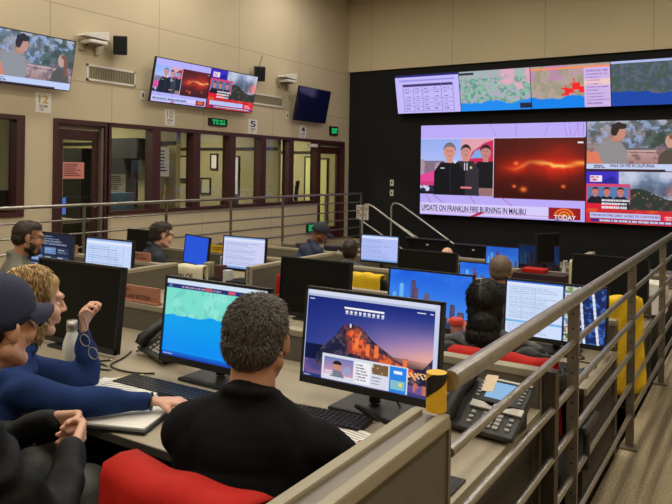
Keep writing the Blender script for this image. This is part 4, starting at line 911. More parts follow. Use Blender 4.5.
cable(smooth([(-1.9, 2.12, .735), (-1.84, 2.02, .736), (-1.78, 2.05, .736), (-1.72, 1.99, .736), (-1.6, 1.97, .736)]), .004, 'thin white cable under the coast map monitor', 'white_plastic')

# ------------------------------------------------------------------ papers and bits on the desks
papers(-2.07, 1.78, .731, 'loose white papers under the woman\'s forearm', 6, .30, .24, .3); papers(-2.17, 1.89, .731, 'manila slip between desk phone and keyboard', 2, .12, .16, -.5, 'manila')
t = thing('binder', 'open black binder with white page at the desk edge', 'binder', (-1.88, 1.585, .731), .35)
box(-.17, .17, -.11, .12, 0, .012, b=.004).build('cover', 'black_plastic', t); box(-.15, .16, -.095, .11, .012, .018).build('page', 'paper', t)
papers(-1.12, 1.86, .731, 'white papers under the castle monitor', 5, .24, .18, -.2)
t = thing('desk_mat', 'black pad at the near edge of the right worktop', 'pad', (-.745, 1.72, .731), 0); box(-.06, .05, -.12, .10, 0, .006, b=.002).build('pad', 'black_plastic', t)
def nameplate(x, y, z, wd, h, label, m='terracotta', s='SIT 1\nSITUATION', col='text_brown'):
    t = thing('name_plate', label, 'sign', (x, y, z)); MB().box(-wd/2, wd/2, -.006, .006, 0, h).box(-wd/2, wd/2, -.022, .022, 0, .006).build('plate', m, t)
    text(s, wd*.6, h*.62, col, t, Tm(0, -.0075, h*.5)); return t
nameplate(-2.86, 2.56, .872, .33, .085, 'terracotta name plate on the front-row partition left of the coast map', s='SIT 1\nPLANS SECTION')
nameplate(-4.60, 4.14, .782, .24, .075, 'terracotta name plate on the second-row partition beside the white spreadsheet', s='SIT 2\nPLANS')
nameplate(-5.53, 4.14, .782, .14, .075, 'small pinkish name plate right of the dark dashboard monitor', s='SIT')
nameplate(-5.15, 5.77, .662, .32, .075, 'yellow name plate on the third-row partition', 'yellow_cloth', 'LOGISTICS', 'text_brown')
block('small_box', 'small maroon box beside the yellow name plate', 'box', -4.9, 5.78, .662, .14, .05, .08, 'maroon_cloth')
# row 3 clutter
block('cardboard_box', 'brown box left of the white document monitor', 'box', -4.55+.0, 4.98+.14, .492, .10, .08, .15, 'brown_box')
t = block('photo_frame', 'small blue picture card behind the brown box', 'picture', -4.60, 5.27, .492, .16, .02, .21, 'paper'); box(-.07, .07, -.014, -.011, .11, .20).build('picture', 'office_blue', t)
block('tissue_box', 'pale tissue box right of the brown box', 'box', -4.40, 5.06, .492, .07, .07, .12, 'bottle_white')
block('paper_holder', 'pale upright paper holder left of the brown box', 'holder', -4.72, 5.14, .492, .07, .12, .16, 'office_cabinet', .3)
block('document_tray', 'dark flat tray on the cluttered third-row worktop', 'tray', -4.25, 5.08, .492, .28, .12, .025, 'black_plastic', .1)
def bottle(x, y, z, r, h, label, body='bottle_white', capm='bottle_steel', pump=False):
    t = thing('bottle', label, 'bottle', (x, y, z)); MB().lathe([(0, 0), (r, 0), (r, h*.52), (r*.92, h*.62), (r*.55, h*.80), (r*.5, h*.84)]).build('body', body, t)
    if pump: MB().tube([(0, 0, h*.84), (0, 0, h), (.03, -.01, h)], .008).build('pump', capm, t)
    else: MB().lathe([(r*.5, h*.82), (r*.62, h*.83), (r*.62, h), (0, h)]).build('cap', capm, t)
    return t
bottle(-2.40, 1.80, .731, .037, .235, 'white steel-capped bottle in front of the woman with blond hair')
bottle(-1.64, 6.86, .322, .035, .42-.0, 'pump bottle of sanitizer right of the bald man', 'plastic_clear', 'white_plastic', True)
bottle(-1.185, 3.46, .601, .026, .30, 'small clear bottle left of the woman with the dark bun', 'plastic_clear', 'white_plastic')
t = thing('snack_cup', 'dark red snack cup with orange lid in front of the near skyline monitor', 'cup', (-1.37, 3.42, .601)); MB().lathe([(0, 0), (.026, 0), (.034, .19), (.030, .19), (0, .19)]).build('cup', 'maroon_cup', t)
MB().lathe([(.036, .185), (.038, .21), (.028, .222), (0, .224)]).build('lid', 'orange_red', t)
# beyond the bald man: maroon box and red tray, cloth
t = block('equipment_case', 'dark maroon case right of the bald man', 'case', -1.80, 6.62, .0, .5, .28, .64, 'maroon_cloth')
t['label'] = 'dark maroon box standing right of the bald man'
block('red_tray', 'red tray on top of the dark maroon box', 'tray', -1.86, 6.62, .642, .22, .16, .035, 'red_cloth')
block('folded_cloth', 'cream folded bag beside the sanitizer bottle', 'bag', -1.46, 6.5, .0, .09, .10, .80, 'manila', .1, .02)
papers(-.85, 5.45, .491, 'white papers beside the yellow-covered chair', 6, .18, .24)
block('pink_folder', 'pinkish folder on the third-row partition by the railing', 'folder', -.85, 5.78, .662, .14, .05, .05, 'terracotta')
block('storage_bin', 'cream box stacked at the far end beyond the railing', 'box', -.85, 6.95, .322, .22, .3, .28, 'paper')

# ------------------------------------------------------------------ chairs (covered with bright cloth where the photo shows it)
def vest(chair, label, m, w0=.44, w1=.46, top=.98, drop=.5, front=.3, extra=None, name='chair_cover'):
    """cloth draped over the top of a chair back: own thing, chair-local coordinates"""
    t = thing(name, label, 'chair cover', chair.location, chair.rotation_euler.z); ns, nt = 30, 22; V = []; F = []
    prof = []
    for i in range(ns+1):
        s_ = i/ns
        if s_ < .55: q = s_/.55; prof.append((-.375+.0*q, top-drop*(1-q)-.0))
        elif s_ < .65: q = (s_-.55)/.10; prof.append((-.325-.05*cos(q*pi), top+.012*sin(q*pi)))
        else: q = (s_-.65)/.35; prof.append((-.275+.01*q, top-front*q))
    for i, (y, z) in enumerate(prof):
        for j in range(nt+1):
            u = j/nt*2-1; k = min(1, (top-z)/drop) if z < top else 0; wv = w0/2+(w1-w0)/2*k
            sag = .008*sin(u*5+1)+.007*sin(u*9); rip = .007*sin(u*14+i*.12)*k+.004*noise.noise(Vector((u*3, i*.2, 1)))
            V.append((u*wv+.01*sin(i*.5)*k, y+.045*u*u*.9+(rip if y > -.3 else -rip)+(-.012*k if y < -.3 else .01*k), z-abs(u)**8*.012+sag*(1-k)*.5))
    for i in range(ns):
        for j in range(nt): a = i*(nt+1)+j; F.append((a, a+1, a+nt+2, a+nt+1))
    o = MB().add(V, F, 0, True).build('cloth', m, t); md = o.modifiers.new('solid', 'SOLIDIFY'); md.thickness = .006; md.offset = 1
    if extra == 'pocket':
        box(-.10, .15, -.404, -.394, top-.30, top-.05, b=.004).build('clear_pocket', 'clear_pocket', t)
        box(-.09, .14, -.4055, -.404, top-.29, top-.07).build('paper_insert', 'tag_paper', t)
    if extra == 'stripe': box(-w1/2+.01, w1/2-.01, -.402, -.393, top-drop*.97, top-drop*.86).build('reflective_stripe', 'reflective', t)
    return t
ch = office_chair((-1.03, 1.345, 0), -.02, 'black office chair under the man with grey hair', top=.93, arms=False)
vest(ch, 'red cloth cover with clear pocket over the nearest chair back', 'red_cloth', .41, .41, .938, .55, extra='pocket')
ch = office_chair((-.925, 3.10, -.14), .0, 'black office chair under the woman with the dark bun', top=.955)
vest(ch, 'red cloth cover over the chair of the woman with the dark bun', 'red_cloth', .45, .48, .97, .5, extra='stripe')
ch = office_chair((-1.04, 5.08, -.25), .75, 'office chair at the right end of the third row', top=.97, arms=False); 
vest(ch, 'yellow cloth cover over the chair seen through the right railing', 'yellow_cloth', .38, .42, 1.02, .62)
ch = office_chair((-2.74, 5.15, -.25), 0, 'office chair in front of the wide black unlit monitor', top=.97)
vest(ch, 'yellow cloth cover over the chair below the small white screen', 'yellow_cloth', .30, .32, 1.0, .4)
ch = office_chair((-3.26, 4.90, -.25), 0, 'office chair beside the yellow-covered one in the third row', top=.96)
vest(ch, 'red cloth cover barely visible left of the yellow-covered chair', 'red_cloth', .34, .36, .97, .4)

def pen(x, y, z, rz, label, m='black_plastic'):
    t = thing('pen', label, 'pen', (x, y, z+.004), rz); tube([(-.07, 0, 0), (.06, 0, 0)], .004, 8).build('barrel', m, t); tube([(.06, 0, 0), (.072, 0, 0)], [.004, .001], 8).build('tip', 'chrome', t)
pen(-2.40, 1.93, .731, .3, 'black pen lying left of the papers near the black monitor'); pen(-2.46, 1.99, .731, -.2, 'dark pen beside the base of the large black monitor')
pen(-2.50, 2.00, .731, .9, 'pen nearest the white bottle')
cable(smooth([(-2.5, 2.2, .735), (-2.44, 2.1, .736), (-2.40, 2.0, .736), (-2.32, 1.97, .736), (-2.22, 1.98, .736), (-2.15, 2.02, .736)]), .004, 'black cable winding between black monitor and desk phone')
# ================================================================== PEOPLE
def cap_seg(mb, a, b_, r0, r1, n=16, M=None):
    a, b_ = Vector(a), Vector(b_); d = b_-a; L = d.length
    if L < 1e-5: d = Vector((0, 0, 1)); L = 1e-5
    pts = []; rs = []
    k = 5
    for i in range(k): t_ = pi/2*(1-i/k); pts.append(a-d/L*r0*sin(t_)); rs.append(max(r0*cos(t_), .0004))
    for i in range(3): pts.append(a+d*(i/2)); rs.append(r0+(r1-r0)*i/2)
    for i in range(k): t_ = pi/2*((i+1)/k); pts.append(b_+d/L*r1*sin(t_)); rs.append(max(r1*cos(t_), .0004))
    mb.tube(pts, rs, n, M=M)
def el(mb, c, r, M=None, rot=None):
    A = (M or Matrix()) @ Matrix.Translation(c) @ (rot or Matrix())
    mb.ell((0, 0, 0), r, 12, M=A)
def blob(mb, voxel, it=6, fac=.6):
    me = bpy.data.meshes.new('b'); me.from_pydata(mb.v, [], mb.f)
    bm = bmesh.new(); bm.from_mesh(me); bmesh.ops.recalc_face_normals(bm, faces=bm.faces[:]); bm.to_mesh(me); bm.free()
    o = bpy.data.objects.new('b', me); COL.objects.link(o)
    m = o.modifiers.new('r', 'REMESH'); m.mode = 'VOXEL'; m.voxel_size = voxel; m.use_smooth_shade = True
    s = o.modifiers.new('s', 'SMOOTH'); s.factor = fac; s.iterations = it
    bpy.context.view_layer.update()
    out = bpy.data.meshes.new_from_object(o.evaluated_get(bpy.context.evaluated_depsgraph_get()))
    bpy.data.objects.remove(o); bpy.data.meshes.remove(me); return out
def getv(me):
    v = np.empty(len(me.vertices)*3); me.vertices.foreach_get('co', v); return v.reshape(-1, 3)
def getn(me):
    v = np.empty(len(me.vertices)*3); me.vertex_normals.foreach_get('vector', v); return v.reshape(-1, 3)
def displace(me, fn):
    v = getv(me); n = getn(me); v = v+n*fn(v)[:, None]; me.vertices.foreach_set('co', v.ravel()); me.update()
def folds(sc=9, amp=.006, seed=0):
    def f(v):
        out = np.zeros(len(v)); s3 = Vector((seed*7.3, seed*3.1, 0))
        for i, p in enumerate(v):
            q = Vector(p); wv = noise.noise(q*sc*.5+s3)*2.5
            out[i] = sin(q.z*sc*4+q.x*sc*1.7+wv*3)*.35 + noise.noise(q*sc+s3)*1.0
        return out*amp
    return f
def quilted(v): 
    a = np.abs(np.sin(v[:, 2]*pi/.055+.9*np.sin(v[:, 0]*pi/.09))); return -.010*(1-a)**3
def head_prims(mb, M, ears=True, g=1.0):
    el(mb, (0, -.014, .030), (.076*g, .096, .087), M)
    el(mb, (0, .018, -.028), (.063*g, .072, .086), M)
    el(mb, (0, .048, -.094), (.030*g, .032, .026), M)
    for s in (-1, 1):
        cap_seg(mb, (s*.054*g, -.004, -.055), (s*.020, .058, -.098), .023, .020, M=M)
        el(mb, (s*.038, .062, -.032), (.025, .024, .028), M)
        cap_seg(mb, (s*.013, .086, .022), (s*.042, .074, .026), .013, .011, M=M)
        el(mb, (s*.012, .095, -.030), (.008, .010, .008), M)
        if ears:
            el(mb, (s*.080*g, -.006, -.004), (.007, .019, .031), M, Euler((.15, 0, s*-.45)).to_matrix().to_4x4())
            el(mb, (s*.079*g, .002, -.028), (.007, .010, .012), M)
    cap_seg(mb, (0, .086, .015), (0, .105, -.026), .007, .0105, M=M)
    cap_seg(mb, (-.020, .085, -.055), (.020, .085, -.055), .008, .008, M=M); cap_seg(mb, (-.017, .083, -.067), (.017, .083, -.067), .009, .009, M=M)
def hand_prims(mb, wpos, d, n, thumb_side, curl=.5, sc=1.0, spread=1.0, point=False):
    """wrist, direction of the fingers, direction the palm faces, +1/-1 side of the thumb"""
    d = Vector(d).normalized(); n = Vector(n); n = (n-d*n.dot(d)).normalized(); t = d.cross(n)*thumb_side; w0 = Vector(wpos)
    K = []
    for k, off in enumerate((-.030, -.010, .010, .030)):      # pinky .. index
        kn = w0+d*(.082+.006*(k in (2, 1)))*sc+t*off*sc*spread-n*.004; K.append(kn); cap_seg(mb, w0+t*off*.55*sc, kn, .0135*sc, .0115*sc, 10)
    for k, (kn, L) in enumerate(zip(K, (.058, .072, .080, .073))):
        c_ = curl*(1.0 if not point or k < 3 else .25)*(1.12-.06*k); dd = d+t*(k-1.5)*.05*spread; a = .0; p = kn; r_ = .0092*sc
        for seg, f_ in ((.44, .9), (.31, 1.1), (.25, .7)):
            a += c_*f_; v = (dd*cos(a)+n*sin(a)).normalized(); q = p+v*L*seg*sc; cap_seg(mb, p, q, r_, r_*.92, 9); p = q; r_ *= .92
    a0 = w0+d*.018*sc+t*.022*sc; a1 = a0+(d*.028+t*.026+n*.012)*sc; a2 = a1+(d*.028+t*.006+n*.014*(1+curl))*sc; a3 = a2+(d*.024-t*.004+n*.010*curl)*sc
    cap_seg(mb, a0, a1, .0145*sc, .012*sc, 10); cap_seg(mb, a1, a2, .0115*sc, .010*sc, 10); cap_seg(mb, a2, a3, .010*sc, .008*sc, 10)
def strands(me_src, n, L, flow, rad=.0011, out=.15, filt=None, seed=1, wave=.15, lift=.001):
    """many short hair strands growing from a hair shell; flow(p, n) -> direction"""
    v = getv(me_src); nn = getn(me_src); rg = np.random.default_rng(seed)
    idx = np.arange(len(v)) if filt is None else np.where(filt(v))[0]
    if len(idx) == 0: return MB(), []
    pick = rg.choice(idx, n); P = v[pick]+rg.normal(0, .0015, (n, 3)); N = nn[pick]
    D = flow(P, N); D = D-N*(D*N).sum(1, keepdims=True)*.9; D /= np.linalg.norm(D, axis=1, keepdims=True)+1e-9
    D = D+N*out+rg.normal(0, wave, (n, 3)); D /= np.linalg.norm(D, axis=1, keepdims=True)
    Ls = L*rg.uniform(.6, 1.2, (n, 1)); A = np.cross(D, N); A /= np.linalg.norm(A, axis=1, keepdims=True)+1e-9; B = np.cross(D, A)
    V = np.zeros((n, 7, 3)); P = P+N*lift
    for k in range(3):
        th = 2*pi*k/3; o_ = A*cos(th)+B*sin(th)
        V[:, k] = P+o_*rad; V[:, 3+k] = P+D*Ls*.55+o_*rad*.8+N*.0015
    V[:, 6] = P+D*Ls-N*.002*(Ls/L)
    tone = np.repeat(rg.random(n), 7); F = []
    for i in range(n):
        b_ = i*7
        for k in range(3): a, c_ = k, (k+1) % 3; F += [(b_+a, b_+c_, b_+3+c_, b_+3+a), (b_+3+a, b_+3+c_, b_+6)]
    return V.reshape(-1, 3), F, tone
def hair_obj(parent, shell_mb, voxel, m, n, L, flow, M, name='hair', filt=None, seed=1, out=.15, rad=.0011, wave=.15, disp=None, it=3):
    sh = blob(shell_mb, voxel, it); 
    if disp: displace(sh, disp)
    v0 = getv(sh); f0 = [tuple(p.vertices) for p in sh.polygons]; t0 = np.full(len(v0), .25)
    if n:
        Mi = M.inverted(); R3 = np.array(M.to_3x3()); Ri = np.array(Mi)
        loc = lambda P: P@Ri[:3, :3].T+Ri[:3, 3]
        V, F, tone = strands(sh, n, L, lambda P, N: flow(loc(P))@R3.T, rad, out, (lambda P: filt(loc(P))) if filt else None, seed, wave)
        k = len(v0); V = np.vstack([v0, V]); F = f0+[tuple(i+k for i in q) for q in F]; tone = np.concatenate([t0, tone])
    else: V, F, tone = v0, f0, t0
    me = bpy.data.meshes.new(name); me.from_pydata([tuple(p) for p in V], [], F)
    at = me.attributes.new('tone', 'FLOAT', 'POINT'); at.data.foreach_set('value', tone.astype('f'))
    bpy.data.meshes.remove(sh); return link(me, name, m, parent, smooth=True)
def flow_short(P):      # from crown down and forward
    D = np.zeros_like(P); c = P-np.array([.0, -.03, .10]); D[:, 0] = c[:, 0]*.7; D[:, 1] = c[:, 1]*.9+.02*(P[:, 2] > .09); D[:, 2] = -.05-.3*np.maximum(0, .08-P[:, 2]); return D
def flow_down(P):
    D = np.zeros_like(P); D[:, 2] = -1; top = np.clip((P[:, 2]-.05)/.06, 0, 1); D[:, 0] = np.sign(P[:, 0]+.02)*top*1.2; D[:, 1] = .15; return D
def cap_prims(parent, M, m, logo=True):
    t = None; V = []; nr, na = 10, 28
    for lay, g in ((0, 1), (1, .965)):
        for i in range(nr+1):
            th = pi/2*i/nr
            for k in range(na):
                a = 2*pi*k/na; r_ = cos(th); V.append((.089*g*r_*cos(a), -.008+.114*g*r_*sin(a), .028+.098*g*(sin(th)**.85)-.030*(1-max(0, sin(a)))*r_**8))
    F = []; q = (nr+1)*na
    for i in range(nr):
        for k in range(na):
            a, b_ = i*na+k, i*na+(k+1) % na; F += [(a, b_, b_+na, a+na), (q+a, q+a+na, q+b_+na, q+b_)]
    F += [(k, q+k, q+(k+1) % na, (k+1) % na) for k in range(na)]
    o = MB().add(V, F, 0, True, M).build('cap', m, parent)
    V = []; nu, nv = 16, 6
    for lay in (0, -.004):
        for j in range(nv+1):
            for i in range(nu+1):
                u = i/nu*2-1; v = j/nv; x = u*.080*(1-.12*v*v); y = -.008+.112*math.sqrt(max(0, 1-(u*.90)**2))+v*.066*(1-.45*u*u)
                V.append((x, y, .033-.018*v-.030*u*u*(.4+.6*v)+lay))
    F = []; q = (nu+1)*(nv+1)
    for j in range(nv):
        for i in range(nu): a = j*(nu+1)+i; F += [(a, a+1, a+nu+2, a+nu+1), (q+a, q+a+nu+1, q+a+nu+2, q+a+1)]
    e = [j*(nu+1) for j in range(nv+1)]; e2 = [j*(nu+1)+nu for j in range(nv+1)]; fr = [nv*(nu+1)+i for i in range(nu+1)]
    for s_ in (e, e2, fr): F += [(s_[i], s_[i+1], q+s_[i+1], q+s_[i]) for i in range(len(s_)-1)]
    MB().add(V, F, 0, True, M).build('brim', m, o)
    MB().ell((0, -.012, .126), (.007, .007, .004), 6, M=M).build('top_button', m, o)
    if logo: MB().tube([(-.018+.036*i/6, .1035-.008*((i-3)/3)**2, .050+.024*sin(pi*i/6)) for i in range(7)], .0022, 6, M=M).build('badge_stitching', 'paper', o)
def glasses(parent, M, m='chair_plastic'):
    b = MB()
    for s in (-1, 1):
        b.tube([(s*.032+.021*cos(a*pi/8), .098, -.003+.017*sin(a*pi/8)) for a in range(17)], .0016, 6, M=M); b.tube([(s*.054, .097, .004), (s*.080, .04, .004), (s*.083, -.01, .0), (s*.08, -.02, -.02)], .0018, 6, M=M)
    b.tube([(-.011, .10, 0), (.011, .10, 0)], .0016, 6, M=M); b.build('glasses', m, parent)

def person(label, loc, yaw, head, neck=None, hy=0, hp=0, arms=None, skin='skin_light', top='knit_black', legs='trousers_dark', vox=.008, bvox=.007,
           armk=1.0, sw=.185, girth=1.0, fold=(9, .006), name_top='shirt', knees=None, seat=.47, quilt=False, collar=True, hs=1.0, ears=True, legs_on=True, sleeve=1.0):
    t = thing('person', label, 'person', loc, yaw)
    H = Vector(head); Mh = Matrix.Translation(H) @ Euler((hp, 0, hy), 'ZYX').to_matrix().to_4x4() @ Matrix.Scale(hs, 4)
    Mh = Matrix.Translation(H) @ Matrix.Rotation(hy, 4, 'Z') @ Matrix.Rotation(hp, 4, 'X') @ Matrix.Scale(hs, 4)
    N = Vector(neck) if neck else H+Vector((0, -.045, -.175)); P0 = Vector((0, 0, seat+.09)); ax = N-P0
    sh = {s: N+Vector((s*sw, .0, -.085)) for s in (-1, 1)}
    if arms is None: arms = {}
    for s in (-1, 1):
        if s not in arms: arms[s] = ((s*.27, .10+N.y*.6, seat+.28), (s*.17, .36+N.y*.4, seat+.27), (0-.2*s, 1, 0), (0, 0, -1), .5)
    if knees is None: knees = {s: (Vector((s*.12, .43, seat+.06)), Vector((s*.13, .42, .09))) for s in (-1, 1)}
    def torso(mb, off, armr, full=True, armk=1.0):
        for f_, r_ in ((.0, (.175, .135, .12)), (.3, (.168*girth, .135*girth, .14)), (.55, (.170*girth, .125*girth, .15)), (.78, (.172, .112, .13))):
            c = P0+ax*f_; el(mb, c, tuple(max(.02, q+off) for q in r_))
        el(mb, N+Vector((0, -.005, -.06)), (.13+off, .085+off, .07+off))
        for s in (-1, 1):
            cap_seg(mb, N+Vector((s*.02, 0, -.005)), sh[s]+Vector((-s*.035, 0, .008)), .052+off*.8, .064+off)
            cap_seg(mb, sh[s]+Vector((-s*.05, -.01, -.03)), P0+ax*.45+Vector((s*.10, 0, 0)), .075+off, .07+off)
            E_, W_ = Vector(arms[s][0]), Vector(arms[s][1])
            cap_seg(mb, sh[s], E_, (.066+armr)*armk, (.050+armr)*armk); W2 = W_ if not full else E_+(W_-E_)*.93*sleeve
            cap_seg(mb, E_, W2, (.050+armr)*armk, ((.027 if not full else .034)+armr*.8)*armk)
    # body: one continuous skin surface
    b = MB(); torso(b, -.028, -.014, False); head_prims(b, Mh, ears)
    cap_seg(b, Mh @ Vector((0, -.02, -.055)), N+Vector((0, .0, -.03)), .054, .060)
    for s in (-1, 1):
        E_, W_, hd, pn, cu = arms[s]; hand_prims(b, W_, hd, pn, -s if len(arms[s]) < 6 else arms[s][5], cu, .98 if sw > .17 else .9)
        K_, A_ = knees[s]
        if legs_on: cap_seg(b, P0+Vector((s*.09, .02, -.03)), K_, .062, .045); cap_seg(b, K_, A_, .044, .03); cap_seg(b, A_, Vector(A_)+Vector((0, .10, -.05)), .03, .025)
    me = blob(b, bvox, 4, .5); link(me, 'body', skin, t, smooth=True)
    # clothing
    c = MB(); torso(c, 0, 0, True, armk)
    if collar:
        cap_seg(c, N+Vector((0, .0, .0)), N+Vector((0, 0, -.05)), .068, .078)
        for k in range(14):
            a0, a1 = 2*pi*k/14, 2*pi*(k+1)/14; q = lambda a: N+Vector((.064*cos(a), .064*sin(a)+.004, .022-.018*sin(a)))
            cap_seg(c, q(a0), q(a1), .013, .013, 8)
    me = blob(c, vox, 5, .5); displace(me, folds(fold[0], fold[1], len(label)))
    if quilt: displace(me, quilted)
    link(me, name_top, top, t, smooth=True)
    if legs_on:
        c = MB(); el(c, P0+Vector((0, 0, -.02)), (.178, .14, .10))
        for s in (-1, 1):
            K_, A_ = knees[s]; cap_seg(c, P0+Vector((s*.085, .02, -.04)), K_, .088, .068); cap_seg(c, K_, A_, .066, .05)
        me = blob(c, max(vox, .009), 4, .5); displace(me, folds(8, .005, 3)); link(me, 'trousers', legs, t, smooth=True)
        for s in (-1, 1):
            K_, A_ = knees[s]; A_ = Vector(A_); z0 = min(A_.z-.075, A_.z-.075)
            MB().ell((0, .055, .028), (.047, .135, .042), 10, M=Matrix.Translation((A_.x, A_.y, z0))).ell((0, -.03, .05), (.042, .055, .05), 8, M=Matrix.Translation((A_.x, A_.y, z0))).build('shoe', 'shoe_black', t)
    for s in (-1, 1):
        e = MB().ell((s*.031, .0725, -.002), (.011, .009, .007), 8, M=Mh).build('eye', 'eye_white', t); MB().ell((s*.032, .0805, -.002), (.005, .0025, .005), 6, M=Mh).build('iris', 'iris', e)
    return t, Mh, N
def shell(M, prims):
    mb = MB()
    for c, r in prims: el(mb, c, r, M)
    return mb
SHORT = [((0, -.022, .033), (.079, .093, .087)), ((0, -.052, -.008), (.071, .060, .058)), ((0, .012, .072), (.064, .066, .042))]

HAIR_GREY = hair_mat('hair_grey', (44, 40, 37), (128, 122, 114)); HAIR_BLOND = hair_mat('hair_blond', (146, 108, 62), (230, 198, 142))
HAIR_BLACK = hair_mat('hair_black', (14, 13, 13), (34, 31, 30)); HAIR_BROWN = hair_mat('hair_brown', (34, 26, 20), (84, 66, 50)); HAIR_STUBBLE = hair_mat('hair_stubble', (104, 84, 70), (150, 132, 114))
def tolocal(loc, yaw, p):
    c, s = cos(-yaw), sin(-yaw); x, y = p[0]-loc[0], p[1]-loc[1]; return Vector((c*x-s*y, s*x+c*y, p[2]-loc[2]))
def dloc(yaw, d): c, s = cos(-yaw), sin(-yaw); return Vector((c*d[0]-s*d[1], s*d[0]+c*d[1], d[2]))

# --- man with grey hair, seen from behind
loc, yw = (-1.03, 1.27, 0), .30; L = lambda p: tolocal(loc, yw, p)
t, Mh, N = person('man with short grey hair and black top seen from behind, centre foreground', loc, yw, L((-1.060, 1.335, 1.176)), neck=L((-1.040, 1.285, 1.040)), hy=.0, hp=-.10, hs=.935,
    arms={1: (L((-.80, 1.49, .80)), L((-.97, 1.74, .775)), dloc(yw, (-.45, 1, -.1)), (0, 0, -1), .45), -1: (L((-1.30, 1.50, .80)), L((-1.24, 1.76, .775)), dloc(yw, (.3, 1, -.1)), (0, 0, -1), .45)},
    skin='skin_tan', top='knit_black', vox=.006, bvox=.0045, sw=.168, girth=1.05, fold=(8, .008), ears=True)
hair_obj(t, shell(Mh, SHORT), .004, HAIR_GREY, 14000, .016, flow_short, Mh, seed=3, out=.30, rad=.0009, wave=.25)

# --- woman with blond hair
loc, yw = (-2.20, 1.16, 0), -.42; L = lambda p: tolocal(loc, yw, p)
HW = (-2.20, 1.49, 1.112)
t, Mh, N = person('woman with blond chin-length hair in a blue sweater holding folded glasses', loc, yw, L(HW), neck=L((-2.20, 1.40, .955)), hy=.0, hp=-.08,
    arms={1: (L((-1.95, 1.47, .81)), L((-1.775, 1.685, .785)), dloc(yw, (.55, .4, -.06)), (0, 0, -1), .35), -1: (L((-2.24, 1.76, .76)), L((-2.255, 1.745, .965)), dloc(yw, (.22, -.1, 1)), dloc(yw, (.9, .5, 0)), .75)},
    skin='skin_light', top='sweater_blue', legs='trousers_grey', vox=.007, bvox=.0045, sw=.170, girth=1.0, fold=(10, .011), name_top='sweater', ears=False, sleeve=.90)
pr = [((0, -.022, .040), (.086, .100, .092)), ((0, -.062, -.045), (.078, .055, .085)), ((-.068, -.012, -.050), (.022, .048, .080)), ((.068, -.012, -.050), (.022, .048, .080)), ((0, .006, .070), (.069, .074, .044))]
hair_obj(t, shell(Mh, pr), .005, HAIR_BLOND, 9000, .052, flow_down, Mh, seed=5, out=.02, rad=.0017, wave=.03, filt=lambda P: (P[:, 1] < .03)&(P[:, 2] > -.10))
tube([Vector((.0285*cos(k*pi/8), .0285*sin(k*pi/8), 0)) for k in range(17)], .004, 6, M=Matrix.Translation(L((-1.79, 1.668, .787))) @ Euler((pi/2, 0, -.9+.42)).to_matrix().to_4x4()).build('wrist_band', 'black_plastic', t)
t = thing('eyeglasses', 'folded glasses dangling from the blond woman\'s raised hand', 'glasses', (-2.205, 1.70, .93), .3)
m = MB()
for s in (-1, 1): m.tube([(s*.03+.024*cos(a*pi/8), 0, .0+.019*sin(a*pi/8)) for a in range(17)], .0016, 6, M=Tm(.03, 0, -.02, ry=.9))
m.tube([(-.008, 0, 0), (.008, 0, 0)], .0016, 6, M=Tm(.03, 0, -.02, ry=.9)); m.build('front_frame', 'grille', t)
for s in (-1, 1): tube([(.03+s*.035, 0, -.02-s*.04), (-.02+s*.01, .02, .08), (-.04, .02, .095)], .0015, 6).build('temple', 'chair_plastic', t)

# --- man in the navy cap
loc, yw = (-1.66, .70, 0), -.30; L = lambda p: tolocal(loc, yw, p)
t, Mh, N = person('man in a navy cap and black jacket with clasped hands, nearest at the left edge', loc, yw, L((-1.578, .958, 1.215)), neck=L((-1.615, .885, 1.065)), hy=.38, hp=.04, armk=1.14,
    arms={1: (L((-1.31, .93, .80)), L((-1.475, 1.12, .885)), dloc(yw, (-.75, .75, .05)), dloc(yw, (-.6, -.2, .1)), .95), -1: (L((-1.90, 1.04, .80)), L((-1.655, 1.20, .890)), dloc(yw, (.9, .1, .05)), dloc(yw, (.1, -.9, -.2)), .8)},
    skin='skin_light', top='jacket_black', legs='trousers_dark', vox=.007, bvox=.0045, sw=.195, girth=1.15, fold=(14, .012), name_top='jacket', knees={1: (Vector((-.02, .42, .76)), Vector((-.20, .50, .44))), -1: (Vector((-.13, .43, .54)), Vector((-.13, .42, .09)))})
cap_prims(t, Mh, 'cap_navy'); hair_obj(t, shell(Mh, [((0, -.045, .0), (.076, .066, .055))]), .005, HAIR_BROWN, 2500, .012, flow_down, Mh, seed=8, out=.1)

# --- bearded man, grey jacket
loc, yw = (-4.52, 2.92, -.14), -.60; L = lambda p: tolocal(loc, yw, p)
t, Mh, N = person('bearded man with glasses in a grey jacket at the far left', loc, yw, L((-4.46, 2.97, 1.085)), neck=L((-4.52, 2.92, .94)), hy=.0, hp=-.12, skin='skin_tan', top='jacket_grey', vox=.010, bvox=.007, sw=.20, girth=1.1, fold=(7, .008), name_top='jacket')
hair_obj(t, shell(Mh, SHORT), .006, HAIR_BROWN, 3000, .010, flow_short, Mh, seed=9, out=.2, rad=.0012); glasses(t, Mh)
hair_obj(t, shell(Mh, [((0, .045, -.095), (.040, .044, .032)), ((.045, .015, -.06), (.024, .040, .040)), ((-.045, .015, -.06), (.024, .040, .040)), ((0, .092, -.046), (.022, .009, .006))]), .005, HAIR_BROWN, 1500, .012, flow_down, Mh, 'beard', seed=10, out=.2, rad=.0014)

# --- man with spiky hair
loc, yw = (-4.84, 4.44, -.25), -.55; L = lambda p: tolocal(loc, yw, p)
t, Mh, N = person('man with short spiky dark hair and glasses in a dark jacket, mid left', loc, yw, L((-4.72, 4.50, .975)), neck=L((-4.77, 4.45, .86)), hy=.0, hp=-.1, top='jacket_navy', vox=.011, bvox=.008, sw=.20, girth=1.1, fold=(7, .007), name_top='jacket')
hair_obj(t, shell(Mh, SHORT), .007, HAIR_BROWN, 1800, .020, flow_short, Mh, seed=12, out=.7, rad=.0016, wave=.4); glasses(t, Mh)

